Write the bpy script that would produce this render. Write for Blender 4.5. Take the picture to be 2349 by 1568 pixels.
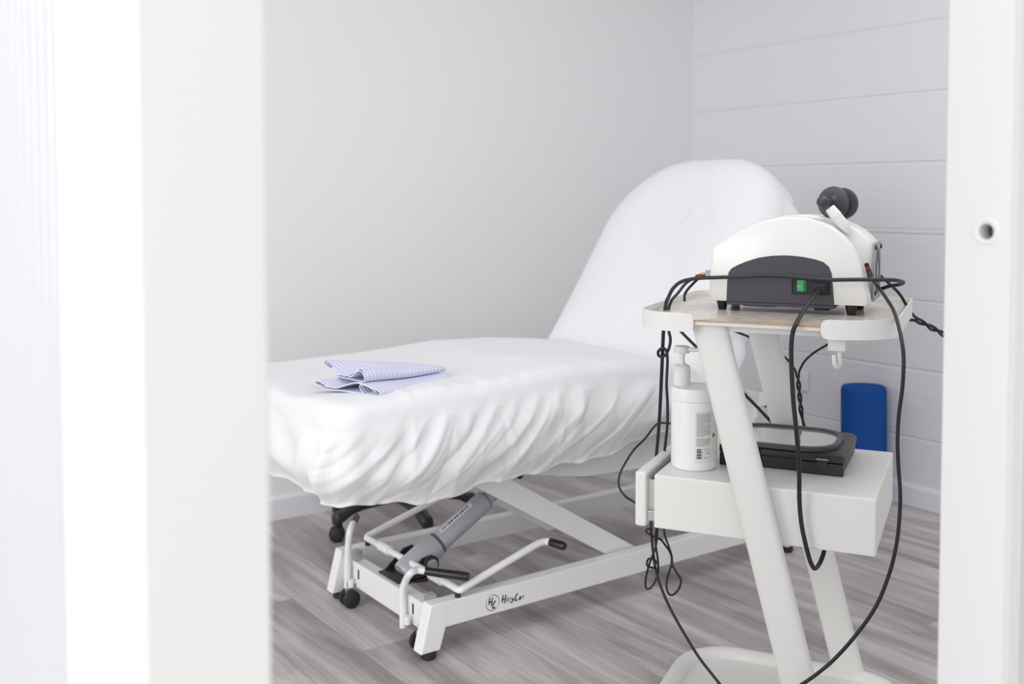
import bpy, bmesh, math, random
import numpy as np
from mathutils import Vector, Matrix
random.seed(4)
sc = bpy.context.scene
for o in list(bpy.data.objects):
    bpy.data.objects.remove(o)

# ------------------------------------------------------------------ camera
F, CX, CY = 2400.0, 1174.5, 557.0          # focal length and principal point in pixels of the 2349x1568 frame
PITCH, YAW, CAMH = math.radians(2.5), math.radians(54.4), 1.2
cam_d = bpy.data.cameras.new('camera')
cam = bpy.data.objects.new('camera', cam_d)
sc.collection.objects.link(cam)
cam.location = (0, 0, CAMH)
cam.rotation_euler = (math.radians(90) - PITCH, 0, YAW - math.radians(90))
cam_d.sensor_width = 36
cam_d.lens = F / 2349 * 36
cam_d.shift_y = -(784 - CY) / 2349
cam_d.clip_start = 0.05
cam_d.dof.use_dof = True
cam_d.dof.focus_distance = 2.08
cam_d.dof.aperture_fstop = 4.2
sc.camera = cam

# ------------------------------------------------------------------ world, lights, exposure
w = bpy.data.worlds.new('world'); sc.world = w; w.use_nodes = True
bg = w.node_tree.nodes['Background']
bg.inputs[0].default_value = (1.0, 0.995, 0.995, 1); bg.inputs[1].default_value = 0.8

def area(name, loc, target, size, size_y, power, col=(1, 1, 1)):
    l = bpy.data.lights.new(name, 'AREA'); l.shape = 'RECTANGLE'
    l.size = size; l.size_y = size_y; l.energy = power; l.color = col
    o = bpy.data.objects.new(name, l); sc.collection.objects.link(o)
    o.location = loc
    d = Vector(target) - Vector(loc)
    o.rotation_euler = d.to_track_quat('-Z', 'Y').to_euler()
    return o
area('window_daylight', (-3.2, 0.9, 2.0), (1.5, 1.6, 0.8), 4.4, 2.6, 150, (1.0, 0.995, 0.99))
area('lobby_daylight', (-0.6, -3.2, 1.6), (1.6, 2.2, 0.8), 3.6, 2.4, 60, (1.0, 0.995, 0.985))
area('ceiling_fill', (1.9, 1.25, 2.58), (1.9, 1.45, 0), 2.6, 1.0, 20, (1, 1, 1))  # added overhead fill to even out the room, no visible fitting
sc.view_settings.view_transform = 'Standard'
sc.view_settings.look = 'None'
sc.view_settings.gamma = 1
sc.view_settings.use_curve_mapping = False
sc.view_settings.exposure = -0.17

# ------------------------------------------------------------------ helpers
def unit(v): return v / np.linalg.norm(v)
_fw0 = np.array([math.cos(YAW), math.sin(YAW), 0]); _rt = np.array([math.sin(YAW), -math.cos(YAW), 0]); _up0 = np.array([0, 0, 1.0])
_fw = _fw0 * math.cos(PITCH) - _up0 * math.sin(PITCH); _up = _up0 * math.cos(PITCH) + _fw0 * math.sin(PITCH)
_O = np.array([0, 0, CAMH])
def ray(px, py): return _fw + _rt * (px - CX) / F - _up * (py - CY) / F
def on_plane(px, py, p0, n):                # the point of the plane (p0, n) seen at a pixel of the photograph
    d = ray(px, py); n = np.asarray(n, float)
    return _O + d * ((np.asarray(p0, float) - _O) @ n) / (d @ n)
def at_x(px, py, x): return on_plane(px, py, (x, 0, 0), (1, 0, 0))
def at_y(px, py, y): return on_plane(px, py, (0, y, 0), (0, 1, 0))
def at_z(px, py, z): return on_plane(px, py, (0, 0, z), (0, 0, 1))

# the trolley's own axes: u along its long side (to the right), v away from the camera
C0 = np.array([1.803, 1.262, 0.0]); _a = math.radians(-59.85)
U = np.array([math.cos(_a), math.sin(_a), 0]); V = np.array([-math.sin(_a), math.cos(_a), 0])
def cw(u, v, z): return C0 + U * u + V * v + np.array([0, 0, z])
def at_v(px, py, v): return on_plane(px, py, cw(0, v, 0), V)

def lin(r, g, b):
    f = lambda c: (c / 255 / 12.92) if c / 255 <= 0.04045 else ((c / 255 + 0.055) / 1.055) ** 2.4
    return (f(r), f(g), f(b), 1)

def mat(name, col, rough=0.5, metal=0.0, bump=None, spec=0.5, coat=0.0, var=0.0):
    """procedural principled material; bump = (scale, strength, kind); var = slight colour mottling"""
    m = bpy.data.materials.new(name); m.use_nodes = True
    nt = m.node_tree; b = nt.nodes['Principled BSDF']
    b.inputs['Base Color'].default_value = col; b.inputs['Roughness'].default_value = rough
    b.inputs['Metallic'].default_value = metal; b.inputs['Specular IOR Level'].default_value = spec
    b.inputs['Coat Weight'].default_value = coat
    tc = nt.nodes.new('ShaderNodeTexCoord')
    if var:
        n = nt.nodes.new('ShaderNodeTexNoise'); n.inputs['Scale'].default_value = 9; n.inputs['Detail'].default_value = 4
        mx = nt.nodes.new('ShaderNodeMix'); mx.data_type = 'RGBA'
        mx.inputs['A'].default_value = tuple(c * (1 - var) for c in col[:3]) + (1,)
        mx.inputs['B'].default_value = tuple(min(1, c * (1 + var)) for c in col[:3]) + (1,)
        nt.links.new(tc.outputs['Object'], n.inputs['Vector']); nt.links.new(n.outputs['Fac'], mx.inputs['Factor'])
        nt.links.new(mx.outputs['Result'], b.inputs['Base Color'])
    if bump:
        n = nt.nodes.new('ShaderNodeTexNoise'); n.inputs['Scale'].default_value = bump[0]; n.inputs['Detail'].default_value = 3
        bp = nt.nodes.new('ShaderNodeBump'); bp.inputs['Strength'].default_value = bump[1]; bp.inputs['Distance'].default_value = 0.002
        nt.links.new(tc.outputs['Object'], n.inputs['Vector']); nt.links.new(n.outputs['Fac'], bp.inputs['Height'])
        nt.links.new(bp.outputs['Normal'], b.inputs['Normal'])
    return m

M = {}
M['wall'] = mat('painted plaster', lin(236, 235, 237), 0.85, bump=(60, 0.05), spec=0.2)
M['ceil'] = mat('ceiling paint', lin(240, 240, 240), 0.9)
M['lacquer'] = mat('white lacquered frame', lin(237, 237, 237), 0.35, spec=0.35)
M['casing'] = mat('grey white casing paint', lin(216, 216, 216), 0.4)
M['skirt'] = mat('white skirting', lin(232, 232, 238), 0.4)
M['steel_white'] = mat('white powder coated steel', lin(240, 240, 240), 0.35, bump=(300, 0.03))
M['cart'] = mat('pale grey powder coated steel', lin(236, 236, 233), 0.42, bump=(400, 0.04))
M['black'] = mat('black plastic', lin(38, 34, 37), 0.45, bump=(250, 0.1))
M['stoolblack'] = mat('charcoal nylon', lin(44, 44, 50), 0.42, bump=(200, 0.15))
M['rubber'] = mat('black rubber', lin(36, 36, 40), 0.6, bump=(150, 0.1))
M['grip'] = mat('glossy black grip', lin(36, 33, 36), 0.3)
M['cable'] = mat('black cable sheath', lin(30, 28, 31), 0.45)
M['greycable'] = mat('dark grey cable sheath', lin(40, 43, 48), 0.48)
M['motor'] = mat('grey motor housing', lin(186, 187, 194), 0.36, metal=0.15)
M['motordark'] = mat('dark grey seal', lin(92, 92, 98), 0.5)
M['zinc'] = mat('zinc plated steel', lin(190, 198, 200), 0.3, metal=0.8)
M['sticker'] = mat('white sticker', lin(222, 222, 230), 0.5)
M['ink'] = mat('dark print', lin(40, 48, 54), 0.6)
M['greyink'] = mat('grey print', lin(150, 148, 146), 0.7)
M['paleink'] = mat('pale grey print', lin(185, 184, 184), 0.7)
M['shell'] = mat('glossy white plastic', lin(238, 238, 236), 0.27, coat=0.12)
M['slate'] = mat('slate grey textured metal', lin(72, 73, 82), 0.6, bump=(900, 0.25), var=0.06)
M['panel'] = mat('grey fan plate', lin(158, 158, 164), 0.4, metal=0.2)
M['darkgrey'] = mat('dark grey', lin(84, 82, 88), 0.6)
M['green'] = mat('green switch', lin(34, 160, 84), 0.3)
M['red'] = mat('red plastic', lin(176, 36, 42), 0.4)
M['yellow'] = mat('pale yellow plastic', lin(224, 214, 170), 0.5)
M['bluegrey'] = mat('pale blue plastic', lin(160, 178, 206), 0.5)
M['hand'] = mat('matt white plastic', lin(238, 236, 236), 0.4)
M['disc'] = mat('matt black disc', lin(60, 61, 67), 0.38, bump=(200, 0.05))
M['bottle'] = mat('white polyethylene', lin(246, 246, 247), 0.35)
M['paper'] = mat('label paper', lin(232, 229, 228), 0.6)
M['leaf'] = mat('green label print', lin(110, 140, 50), 0.6)
M['wood'] = mat('bare fibreboard edge', lin(200, 172, 136), 0.8, var=0.12)
M['case'] = mat('black ribbed plastic', lin(44, 38, 42), 0.42, bump=(300, 0.08))
M['caserim'] = mat('dark grey plastic rim', lin(74, 74, 76), 0.4)
M['mirror'] = mat('glossy clear lid', lin(226, 224, 226), 0.07, metal=0.6, spec=0.8)
M['socket'] = mat('white socket plastic', lin(232, 232, 236), 0.35)
M['foam'] = mat('blue foam', lin(36, 82, 158), 0.95, bump=(260, 0.6), var=0.08, spec=0.1)
M['dark'] = mat('dark cavity', lin(40, 38, 40), 0.8)
M['mattress'] = mat('white leatherette', lin(235, 235, 236), 0.5)

def mat_sheet():
    m = mat('white cotton sheet', lin(229, 229, 232), 0.95, spec=0.1)
    nt = m.node_tree; b = nt.nodes['Principled BSDF']; b.inputs['Sheen Weight'].default_value = 0.15
    tc = nt.nodes.new('ShaderNodeTexCoord')
    n1 = nt.nodes.new('ShaderNodeTexNoise'); n1.inputs['Scale'].default_value = 7; n1.inputs['Detail'].default_value = 3; n1.inputs['Distortion'].default_value = 0.8
    n2 = nt.nodes.new('ShaderNodeTexNoise'); n2.inputs['Scale'].default_value = 700
    ad = nt.nodes.new('ShaderNodeMath'); ad.operation = 'MULTIPLY_ADD'; ad.inputs[1].default_value = 0.04
    bp = nt.nodes.new('ShaderNodeBump'); bp.inputs['Strength'].default_value = 0.35; bp.inputs['Distance'].default_value = 0.01
    nt.links.new(tc.outputs['Object'], n1.inputs['Vector']); nt.links.new(tc.outputs['Object'], n2.inputs['Vector'])
    nt.links.new(n2.outputs['Fac'], ad.inputs[0]); nt.links.new(n1.outputs['Fac'], ad.inputs[2])
    nt.links.new(ad.outputs[0], bp.inputs['Height']); nt.links.new(bp.outputs['Normal'], b.inputs['Normal'])
    return m
M['sheet'] = mat_sheet()

def mat_towel():
    m = mat('lavender waffle cotton', lin(212, 214, 238), 0.95, spec=0.1)
    nt = m.node_tree; b = nt.nodes['Principled BSDF']; b.inputs['Sheen Weight'].default_value = 0.3
    tc = nt.nodes.new('ShaderNodeTexCoord'); uv = tc.outputs['UV']
    sx = nt.nodes.new('ShaderNodeSeparateXYZ'); nt.links.new(uv, sx.inputs[0])
    outs = []
    for ax, f in (('X', 480.0), ('Y', 240.0)):
        k = nt.nodes.new('ShaderNodeMath'); k.operation = 'MULTIPLY'; k.inputs[1].default_value = f
        s_ = nt.nodes.new('ShaderNodeMath'); s_.operation = 'SINE'
        nt.links.new(sx.outputs[ax], k.inputs[0]); nt.links.new(k.outputs[0], s_.inputs[0]); outs.append(s_)
    mu = nt.nodes.new('ShaderNodeMath'); mu.operation = 'ADD'
    nt.links.new(outs[0].outputs[0], mu.inputs[0]); nt.links.new(outs[1].outputs[0], mu.inputs[1])
    bp = nt.nodes.new('ShaderNodeBump'); bp.inputs['Strength'].default_value = 0.5; bp.inputs['Distance'].default_value = 0.002
    nt.links.new(mu.outputs[0], bp.inputs['Height']); nt.links.new(bp.outputs['Normal'], b.inputs['Normal'])
    return m
M['towel'] = mat_towel()

def mat_floor():
    m = mat('grey oak vinyl planks', lin(150, 146, 146), 0.42, spec=0.4)
    nt = m.node_tree; b = nt.nodes['Principled BSDF']; L = nt.links
    tc = nt.nodes.new('ShaderNodeTexCoord')
    mp = nt.nodes.new('ShaderNodeMapping'); mp.inputs['Rotation'].default_value[2] = math.radians(90)
    L.new(tc.outputs['Object'], mp.inputs[0])
    br = nt.nodes.new('ShaderNodeTexBrick'); br.offset = 0.37; br.inputs['Scale'].default_value = 1
    br.inputs['Brick Width'].default_value = 1.22; br.inputs['Row Height'].default_value = 0.18
    br.inputs['Mortar Size'].default_value = 0.0009; br.inputs['Mortar Smooth'].default_value = 0.3
    br.inputs['Color1'].default_value = (0, 0, 0, 1); br.inputs['Color2'].default_value = (1, 1, 1, 1); br.inputs['Mortar'].default_value = (0.5, 0.5, 0.5, 1)
    L.new(mp.outputs[0], br.inputs['Vector'])
    # per-plank shift of the grain
    off = nt.nodes.new('ShaderNodeVectorMath'); off.operation = 'SCALE'; off.inputs['Scale'].default_value = 7.0
    L.new(br.outputs['Color'], off.inputs[0])
    addv = nt.nodes.new('ShaderNodeVectorMath'); addv.operation = 'ADD'
    L.new(tc.outputs['Object'], addv.inputs[0]); L.new(off.outputs[0], addv.inputs[1])
    mp2 = nt.nodes.new('ShaderNodeMapping'); mp2.inputs['Scale'].default_value = (9, 1.15, 1); L.new(addv.outputs[0], mp2.inputs[0])
    n1 = nt.nodes.new('ShaderNodeTexNoise'); n1.inputs['Scale'].default_value = 1.0; n1.inputs['Detail'].default_value = 6; n1.inputs['Roughness'].default_value = 0.6; n1.inputs['Distortion'].default_value = 0.8
    L.new(mp2.outputs[0], n1.inputs['Vector'])
    mp3 = nt.nodes.new('ShaderNodeMapping'); mp3.inputs['Scale'].default_value = (120, 5, 1); L.new(addv.outputs[0], mp3.inputs[0])
    n2 = nt.nodes.new('ShaderNodeTexNoise'); n2.inputs['Scale'].default_value = 1.0; n2.inputs['Detail'].default_value = 4
    L.new(mp3.outputs[0], n2.inputs['Vector'])
    cr = nt.nodes.new('ShaderNodeValToRGB'); e = cr.color_ramp.elements
    e[0].position = 0.30; e[0].color = lin(142, 136, 135); e[1].position = 0.72; e[1].color = lin(223, 217, 217)
    k = e.new(0.5); k.color = lin(182, 176, 175)
    L.new(n1.outputs['Fac'], cr.inputs['Fac'])
    mx = nt.nodes.new('ShaderNodeMix'); mx.data_type = 'RGBA'; mx.blend_type = 'OVERLAY'; mx.inputs['Factor'].default_value = 0.35
    L.new(cr.outputs['Color'], mx.inputs['A']); L.new(n2.outputs['Color'], mx.inputs['B'])
    bw = nt.nodes.new('ShaderNodeRGBToBW'); L.new(n2.outputs['Color'], bw.inputs[0]); L.new(bw.outputs[0], mx.inputs['B'])
    # plank tone
    mr = nt.nodes.new('ShaderNodeMapRange'); mr.inputs['To Min'].default_value = 0.9; mr.inputs['To Max'].default_value = 1.08
    L.new(br.outputs['Color'], mr.inputs['Value'])
    sc_ = nt.nodes.new('ShaderNodeVectorMath'); sc_.operation = 'SCALE'
    L.new(mx.outputs['Result'], sc_.inputs[0]); L.new(mr.outputs[0], sc_.inputs['Scale'])
    mj = nt.nodes.new('ShaderNodeMix'); mj.data_type = 'RGBA'; mj.inputs['B'].default_value = lin(124, 120, 119)
    jm = nt.nodes.new('ShaderNodeMath'); jm.operation = 'MULTIPLY'; jm.inputs[1].default_value = 0.6
    L.new(br.outputs['Fac'], jm.inputs[0]); L.new(jm.outputs[0], mj.inputs['Factor']); L.new(sc_.outputs[0], mj.inputs['A'])
    L.new(mj.outputs['Result'], b.inputs['Base Color'])
    bp = nt.nodes.new('ShaderNodeBump'); bp.inputs['Strength'].default_value = 0.12; bp.inputs['Distance'].default_value = 0.002
    L.new(n2.outputs['Fac'], bp.inputs['Height']); L.new(bp.outputs['Normal'], b.inputs['Normal'])
    return m
M['floor'] = mat_floor()

def mat_cladding():
    m = mat('white brushed wall panels', lin(228, 228, 231), 0.6, spec=0.3)
    nt = m.node_tree; b = nt.nodes['Principled BSDF']; L = nt.links
    tc = nt.nodes.new('ShaderNodeTexCoord')
    mp = nt.nodes.new('ShaderNodeMapping'); mp.inputs['Scale'].default_value = (0.6, 0.6, 75); L.new(tc.outputs['Object'], mp.inputs[0])
    n = nt.nodes.new('ShaderNodeTexNoise'); n.inputs['Scale'].default_value = 1.0; n.inputs['Detail'].default_value = 3
    L.new(mp.outputs[0], n.inputs['Vector'])
    bp = nt.nodes.new('ShaderNodeBump'); bp.inputs['Strength'].default_value = 0.5; bp.inputs['Distance'].default_value = 0.003
    L.new(n.outputs['Fac'], bp.inputs['Height']); L.new(bp.outputs['Normal'], b.inputs['Normal'])
    return m
M['cladding'] = mat_cladding()

def mat_laminate():
    m = mat('stone grey laminate', lin(160, 152, 146), 0.22, var=0.0, spec=0.6)
    nt = m.node_tree; b = nt.nodes['Principled BSDF']; L = nt.links
    tc = nt.nodes.new('ShaderNodeTexCoord')
    n = nt.nodes.new('ShaderNodeTexNoise'); n.inputs['Scale'].default_value = 45; n.inputs['Detail'].default_value = 8; n.inputs['Roughness'].default_value = 0.7
    cr = nt.nodes.new('ShaderNodeValToRGB'); e = cr.color_ramp.elements
    e[0].position = 0.3; e[0].color = lin(176, 168, 161); e[1].position = 0.72; e[1].color = lin(220, 212, 205)
    L.new(tc.outputs['Object'], n.inputs['Vector']); L.new(n.outputs['Fac'], cr.inputs['Fac']); L.new(cr.outputs['Color'], b.inputs['Base Color'])
    bp = nt.nodes.new('ShaderNodeBump'); bp.inputs['Strength'].default_value = 0.1; bp.inputs['Distance'].default_value = 0.001
    L.new(n.outputs['Fac'], bp.inputs['Height']); L.new(bp.outputs['Normal'], b.inputs['Normal'])
    return m
M['laminate'] = mat_laminate()

def mat_poly(clear=0.0):
    m = bpy.data.materials.new('translucent twin wall polycarbonate'); m.use_nodes = True
    nt = m.node_tree; nt.nodes.clear(); L = nt.links
    out = nt.nodes.new('ShaderNodeOutputMaterial')
    d = nt.nodes.new('ShaderNodeBsdfDiffuse'); d.inputs[0].default_value = (0.84, 0.855, 0.89, 1)
    t = nt.nodes.new('ShaderNodeBsdfTranslucent'); t.inputs[0].default_value = (0.94, 0.95, 0.965, 1)
    g = nt.nodes.new('ShaderNodeBsdfGlossy'); g.inputs['Roughness'].default_value = 0.15
    m1 = nt.nodes.new('ShaderNodeMixShader'); m1.inputs[0].default_value = 0.62
    m2 = nt.nodes.new('ShaderNodeMixShader'); m2.inputs[0].default_value = 0.1
    L.new(d.outputs[0], m1.inputs[1]); L.new(t.outputs[0], m1.inputs[2])
    L.new(m1.outputs[0], m2.inputs[1]); L.new(g.outputs[0], m2.inputs[2])
    tr = nt.nodes.new('ShaderNodeBsdfTransparent'); m3 = nt.nodes.new('ShaderNodeMixShader'); m3.inputs[0].default_value = clear
    L.new(m2.outputs[0], m3.inputs[1]); L.new(tr.outputs[0], m3.inputs[2]); L.new(m3.outputs[0], out.inputs[0])
    return m
M['poly'] = mat_poly(); M['poly_fill_light'] = mat_poly(0.45)  # second one partly transparent, to pass fill light through the unseen wall

ROOTS = {}
def thing(name, label, cat, loc, group=None):
    o = bpy.data.objects.new(name, None); sc.collection.objects.link(o)
    o.empty_display_size = 0.05; o.location = Vector(loc)
    o['label'] = label; o['category'] = cat
    if group: o['group'] = group
    ROOTS[o.name] = np.array(loc, float)
    return o
def tag(o, label, cat, group=None):
    o['label'] = label; o['category'] = cat
    if group: o['group'] = group
    return o
def obj(name, bm, m, parent=None, smooth=35, bevel=0.0, segs=2, label=None, origin=None, solid=0.0, subd=0):
    """link a bmesh given in world coordinates as one mesh object, its origin at its thing's base"""
    base = ROOTS[parent.name] if parent is not None else (np.array(origin, float) if origin is not None else np.zeros(3))
    bmesh.ops.translate(bm, verts=bm.verts, vec=-Vector(base))
    me = bpy.data.meshes.new(name); bm.to_mesh(me); bm.free()
    for mm in (m if isinstance(m, (list, tuple)) else [m]): me.materials.append(mm)
    o = bpy.data.objects.new(name, me); sc.collection.objects.link(o)
    if parent is not None: o.parent = parent; ROOTS[o.name] = base
    else: o.location = Vector(base); ROOTS[o.name] = base
    if smooth:
        for p in me.polygons: p.use_smooth = True
        me.set_sharp_from_angle(angle=math.radians(smooth))
    if solid:
        s_ = o.modifiers.new('thickness', 'SOLIDIFY'); s_.thickness = solid; s_.offset = 0
        s_ = o.modifiers.new('edges', 'EDGE_SPLIT'); s_.split_angle = math.radians(50)
    if bevel:
        b = o.modifiers.new('bevel', 'BEVEL'); b.width = bevel; b.segments = segs; b.limit_method = 'ANGLE'; b.angle_limit = math.radians(40)
        b.harden_normals = False
    if subd:
        s_ = o.modifiers.new('subd', 'SUBSURF'); s_.levels = subd; s_.render_levels = subd
    if label: o['label'] = label
    return o
def struct(name, bm, m, parent=None, **k):
    o = obj(name, bm, m, parent, **k)
    if parent is None: o['kind'] = 'structure'
    return o
def NB(): return bmesh.new()
def hexa(bm, pts, mi=0):
    """eight points: bottom ring of four, top ring of four"""
    v = [bm.verts.new(Vector(p)) for p in pts]
    fs = [(3, 2, 1, 0), (4, 5, 6, 7), (0, 1, 5, 4), (1, 2, 6, 5), (2, 3, 7, 6), (3, 0, 4, 7)]
    for f in fs:
        fc = bm.faces.new([v[i] for i in f]); fc.material_index = mi
    return v
def box(bm, x0, x1, y0, y1, z0, z1, mi=0):
    return hexa(bm, [(x0, y0, z0), (x1, y0, z0), (x1, y1, z0), (x0, y1, z0), (x0, y0, z1), (x1, y0, z1), (x1, y1, z1), (x0, y1, z1)], mi)
def cbox(bm, u0, u1, v0, v1, z0, z1, mi=0):
    return hexa(bm, [cw(u0, v0, z0), cw(u1, v0, z0), cw(u1, v1, z0), cw(u0, v1, z0), cw(u0, v0, z1), cw(u1, v0, z1), cw(u1, v1, z1), cw(u0, v1, z1)], mi)
def frame_of(d):
    d = unit(np.asarray(d, float)); h = np.array([0, 0, 1.0]) if abs(d[2]) < 0.9 else np.array([1.0, 0, 0])
    a = unit(np.cross(h, d)); return a, np.cross(d, a), d
def lathe(bm, p, axis, prof, n=32, mi=0, sx=1.0, cap=True):
    """profile (distance along the axis, radius) turned about an axis through p"""
    a, b, d = frame_of(axis); p = np.asarray(p, float); rings = []
    for (h, r) in prof:
        rings.append([bm.verts.new(Vector(p + d * h + (a * math.cos(t) * sx + b * math.sin(t)) * r)) for t in [2 * math.pi * i / n for i in range(n)]])
    for r0, r1 in zip(rings, rings[1:]):
        for i in range(n):
            f = bm.faces.new([r0[i], r0[(i + 1) % n], r1[(i + 1) % n], r1[i]]); f.material_index = mi
    if cap:
        f = bm.faces.new(rings[0][::-1]); f.material_index = mi
        f = bm.faces.new(rings[-1]); f.material_index = mi
def cyl(bm, p0, p1, r0, r1=None, n=28, mi=0):
    p0 = np.asarray(p0, float); p1 = np.asarray(p1, float); L = np.linalg.norm(p1 - p0)
    lathe(bm, p0, p1 - p0, [(0, r0), (L, r0 if r1 is None else r1)], n, mi)
def catmull(P, k=8, closed=False):
    P = [np.asarray(p, float) for p in P]; out = []
    n = len(P)
    for i in range(n if closed else n - 1):
        p1, p2 = P[i], P[(i + 1) % n]
        p0 = P[i - 1] if (closed or i > 0) else 2 * p1 - p2
        p3 = P[(i + 2) % n] if (closed or i + 2 < n) else 2 * p2 - p1
        for j in range(k):
            t = j / k
            out.append(0.5 * ((2 * p1) + (-p0 + p2) * t + (2 * p0 - 5 * p1 + 4 * p2 - p3) * t * t + (-p0 + 3 * p1 - 3 * p2 + p3) * t ** 3))
    if not closed: out.append(P[-1])
    return out
def tube(bm, P, r, n=12, mi=0, closed=False, sx=1.0):
    """round tube along a list of points (r may be a list)"""
    P = [np.asarray(p, float) for p in P]; m = len(P)
    R = r if isinstance(r, (list, tuple)) else [r] * m
    T = []
    for i in range(m):
        if closed: d = P[(i + 1) % m] - P[i - 1]
        else: d = P[min(i + 1, m - 1)] - P[max(i - 1, 0)]
        T.append(unit(d))
    a, b, _ = frame_of(T[0]); rings = []
    for i in range(m):
        a = unit(a - T[i] * (a @ T[i])); b = np.cross(T[i], a)
        rings.append([bm.verts.new(Vector(P[i] + (a * math.cos(t) * sx + b * math.sin(t)) * R[i])) for t in [2 * math.pi * k / n for k in range(n)]])
    seq = list(zip(rings, rings[1:])) + ([(rings[-1], rings[0])] if closed else [])
    for r0, r1 in seq:
        for k in range(n):
            f = bm.faces.new([r0[k], r0[(k + 1) % n], r1[(k + 1) % n], r1[k]]); f.material_index = mi
    if not closed:
        bm.faces.new(rings[0][::-1]).material_index = mi; bm.faces.new(rings[-1]).material_index = mi
def prism(bm, poly, e0, e1, mi=0):
    """polygon of 3-D points pushed from offset e0 to offset e1 (vectors)"""
    A = [bm.verts.new(Vector(np.asarray(p) + e0)) for p in poly]; B = [bm.verts.new(Vector(np.asarray(p) + e1)) for p in poly]
    n = len(poly)
    f0 = bm.faces.new(A); f1 = bm.faces.new(B[::-1]); f0.material_index = f1.material_index = mi
    for i in range(n):
        bm.faces.new([A[i], B[i], B[(i + 1) % n], A[(i + 1) % n]]).material_index = mi
    bmesh.ops.recalc_face_normals(bm, faces=bm.faces)
def ribbon(bm, P, wd, nrm, mi=0):
    """flat brush stroke of width wd along P in the plane with normal nrm"""
    P = [np.asarray(p, float) for p in P]; prev = None
    wl = wd if isinstance(wd, (list, tuple)) else [wd] * len(P)
    for i in range(len(P)):
        d = unit(P[min(i + 1, len(P) - 1)] - P[max(i - 1, 0)]); s_ = unit(np.cross(nrm, d)) * wl[i] / 2
        cur = (bm.verts.new(Vector(P[i] + s_)), bm.verts.new(Vector(P[i] - s_)))
        if prev: bm.faces.new([prev[0], prev[1], cur[1], cur[0]]).material_index = mi
        prev = cur
def loft(bm, rings, closed_u=True, cap0=False, cap1=False, mi=0):
    RV = [[bm.verts.new(Vector(p)) for p in r] for r in rings]
    for r0, r1 in zip(RV, RV[1:]):
        n = len(r0)
        for i in range(n if closed_u else n - 1):
            bm.faces.new([r0[i], r0[(i + 1) % n], r1[(i + 1) % n], r1[i]]).material_index = mi
    if cap0: bm.faces.new(RV[0][::-1]).material_index = mi
    if cap1: bm.faces.new(RV[-1]).material_index = mi
    return RV
def rrect(x0, x1, y0, y1, r, n=10):
    """rounded rectangle outline, counter-clockwise; r one radius or four (x0y0, x1y0, x1y1, x0y1)"""
    if not isinstance(r, (list, tuple)): r = [r] * 4
    out = []
    for (cx, cy, a0, rr) in ((x0 + r[0], y0 + r[0], 180, r[0]), (x1 - r[1], y0 + r[1], 270, r[1]), (x1 - r[2], y1 - r[2], 0, r[2]), (x0 + r[3], y1 - r[3], 90, r[3])):
        for k in range(n + 1):
            a = math.radians(a0 + 90 * k / n); out.append((cx + rr * math.cos(a), cy + rr * math.sin(a)))
    return out
def resample(P, n):
    P = [np.asarray(p, float) for p in P]; P.append(P[0])
    L = [0]
    for a, b in zip(P, P[1:]): L.append(L[-1] + np.linalg.norm(b - a))
    out = []; j = 0
    for k in range(n):
        s_ = L[-1] * k / n
        while L[j + 1] < s_: j += 1
        t = (s_ - L[j]) / max(1e-9, L[j + 1] - L[j]); out.append(P[j] * (1 - t) + P[j + 1] * t)
    return out

# ------------------------------------------------------------------ room shell
WL = ((0.19, 3.682), (3.645, 3.600))       # plain wall on the left (x, y) from the partition to the corner
WR = ((3.588, 0.69), (3.645, 3.600))       # clad wall on the right
bm = NB(); box(bm, -4.0, 4.2, -4.2, 4.2, -0.05, 0.0); struct('floor', bm, M['floor'], smooth=0)
bm = NB(); box(bm, 0.15, 3.9, 0.60, 3.9, 2.62, 2.70); struct('ceiling', bm, M['ceil'], smooth=0)
bm = NB(); (xa, ya), (xb, yb) = WL
hexa(bm, [(xa, ya, 0), (xb, yb, 0), (xb + .15, yb + .2, 0), (xa, ya + .2, 0), (xa, ya, 2.62), (xb, yb, 2.62), (xb + .15, yb + .2, 2.62), (xa, ya + .2, 2.62)])
struct('wall_left', bm, M['wall'], smooth=0)
# clad wall: planks 26.7 cm tall with V grooves, and one flat joint strip
bm = NB()
dR = unit(np.array([WR[1][0] - WR[0][0], WR[1][1] - WR[0][1], 0])); nR = np.array([-dR[1], dR[0], 0])  # towards the room
prof = [(0.0, 0)]
for k in range(10):
    z = 0.265 + 0.2675 * k
    if z > 2.6: break
    if k == 3:
        prof += [(z - .016, 0), (z - .013, -.004), (z - .009, -.0035), (z - .005, .0012), (z + .004, .0012), (z + .007, -.003), (z + .012, 0)]
    else:
        prof += [(z - .006, 0), (z - .001, -.004), (z + .001, -.004), (z + .006, 0)]
prof.append((2.62, 0))
A = np.array([WR[0][0], WR[0][1], 0]); B = np.array([WR[1][0], WR[1][1], 0])
ra = [A + nR * d + np.array([0, 0, z]) for z, d in prof] + [A - nR * .15 + np.array([0, 0, 2.62]), A - nR * .15]
rb = [B + nR * d + np.array([0, 0, z]) for z, d in prof] + [B - nR * .15 + np.array([0, 0, 2.62]), B - nR * .15]
loft(bm, [ra, rb], True, True, True); bmesh.ops.recalc_face_normals(bm, faces=bm.faces)
struct('wall_right', bm, M['cladding'], smooth=0)
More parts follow.
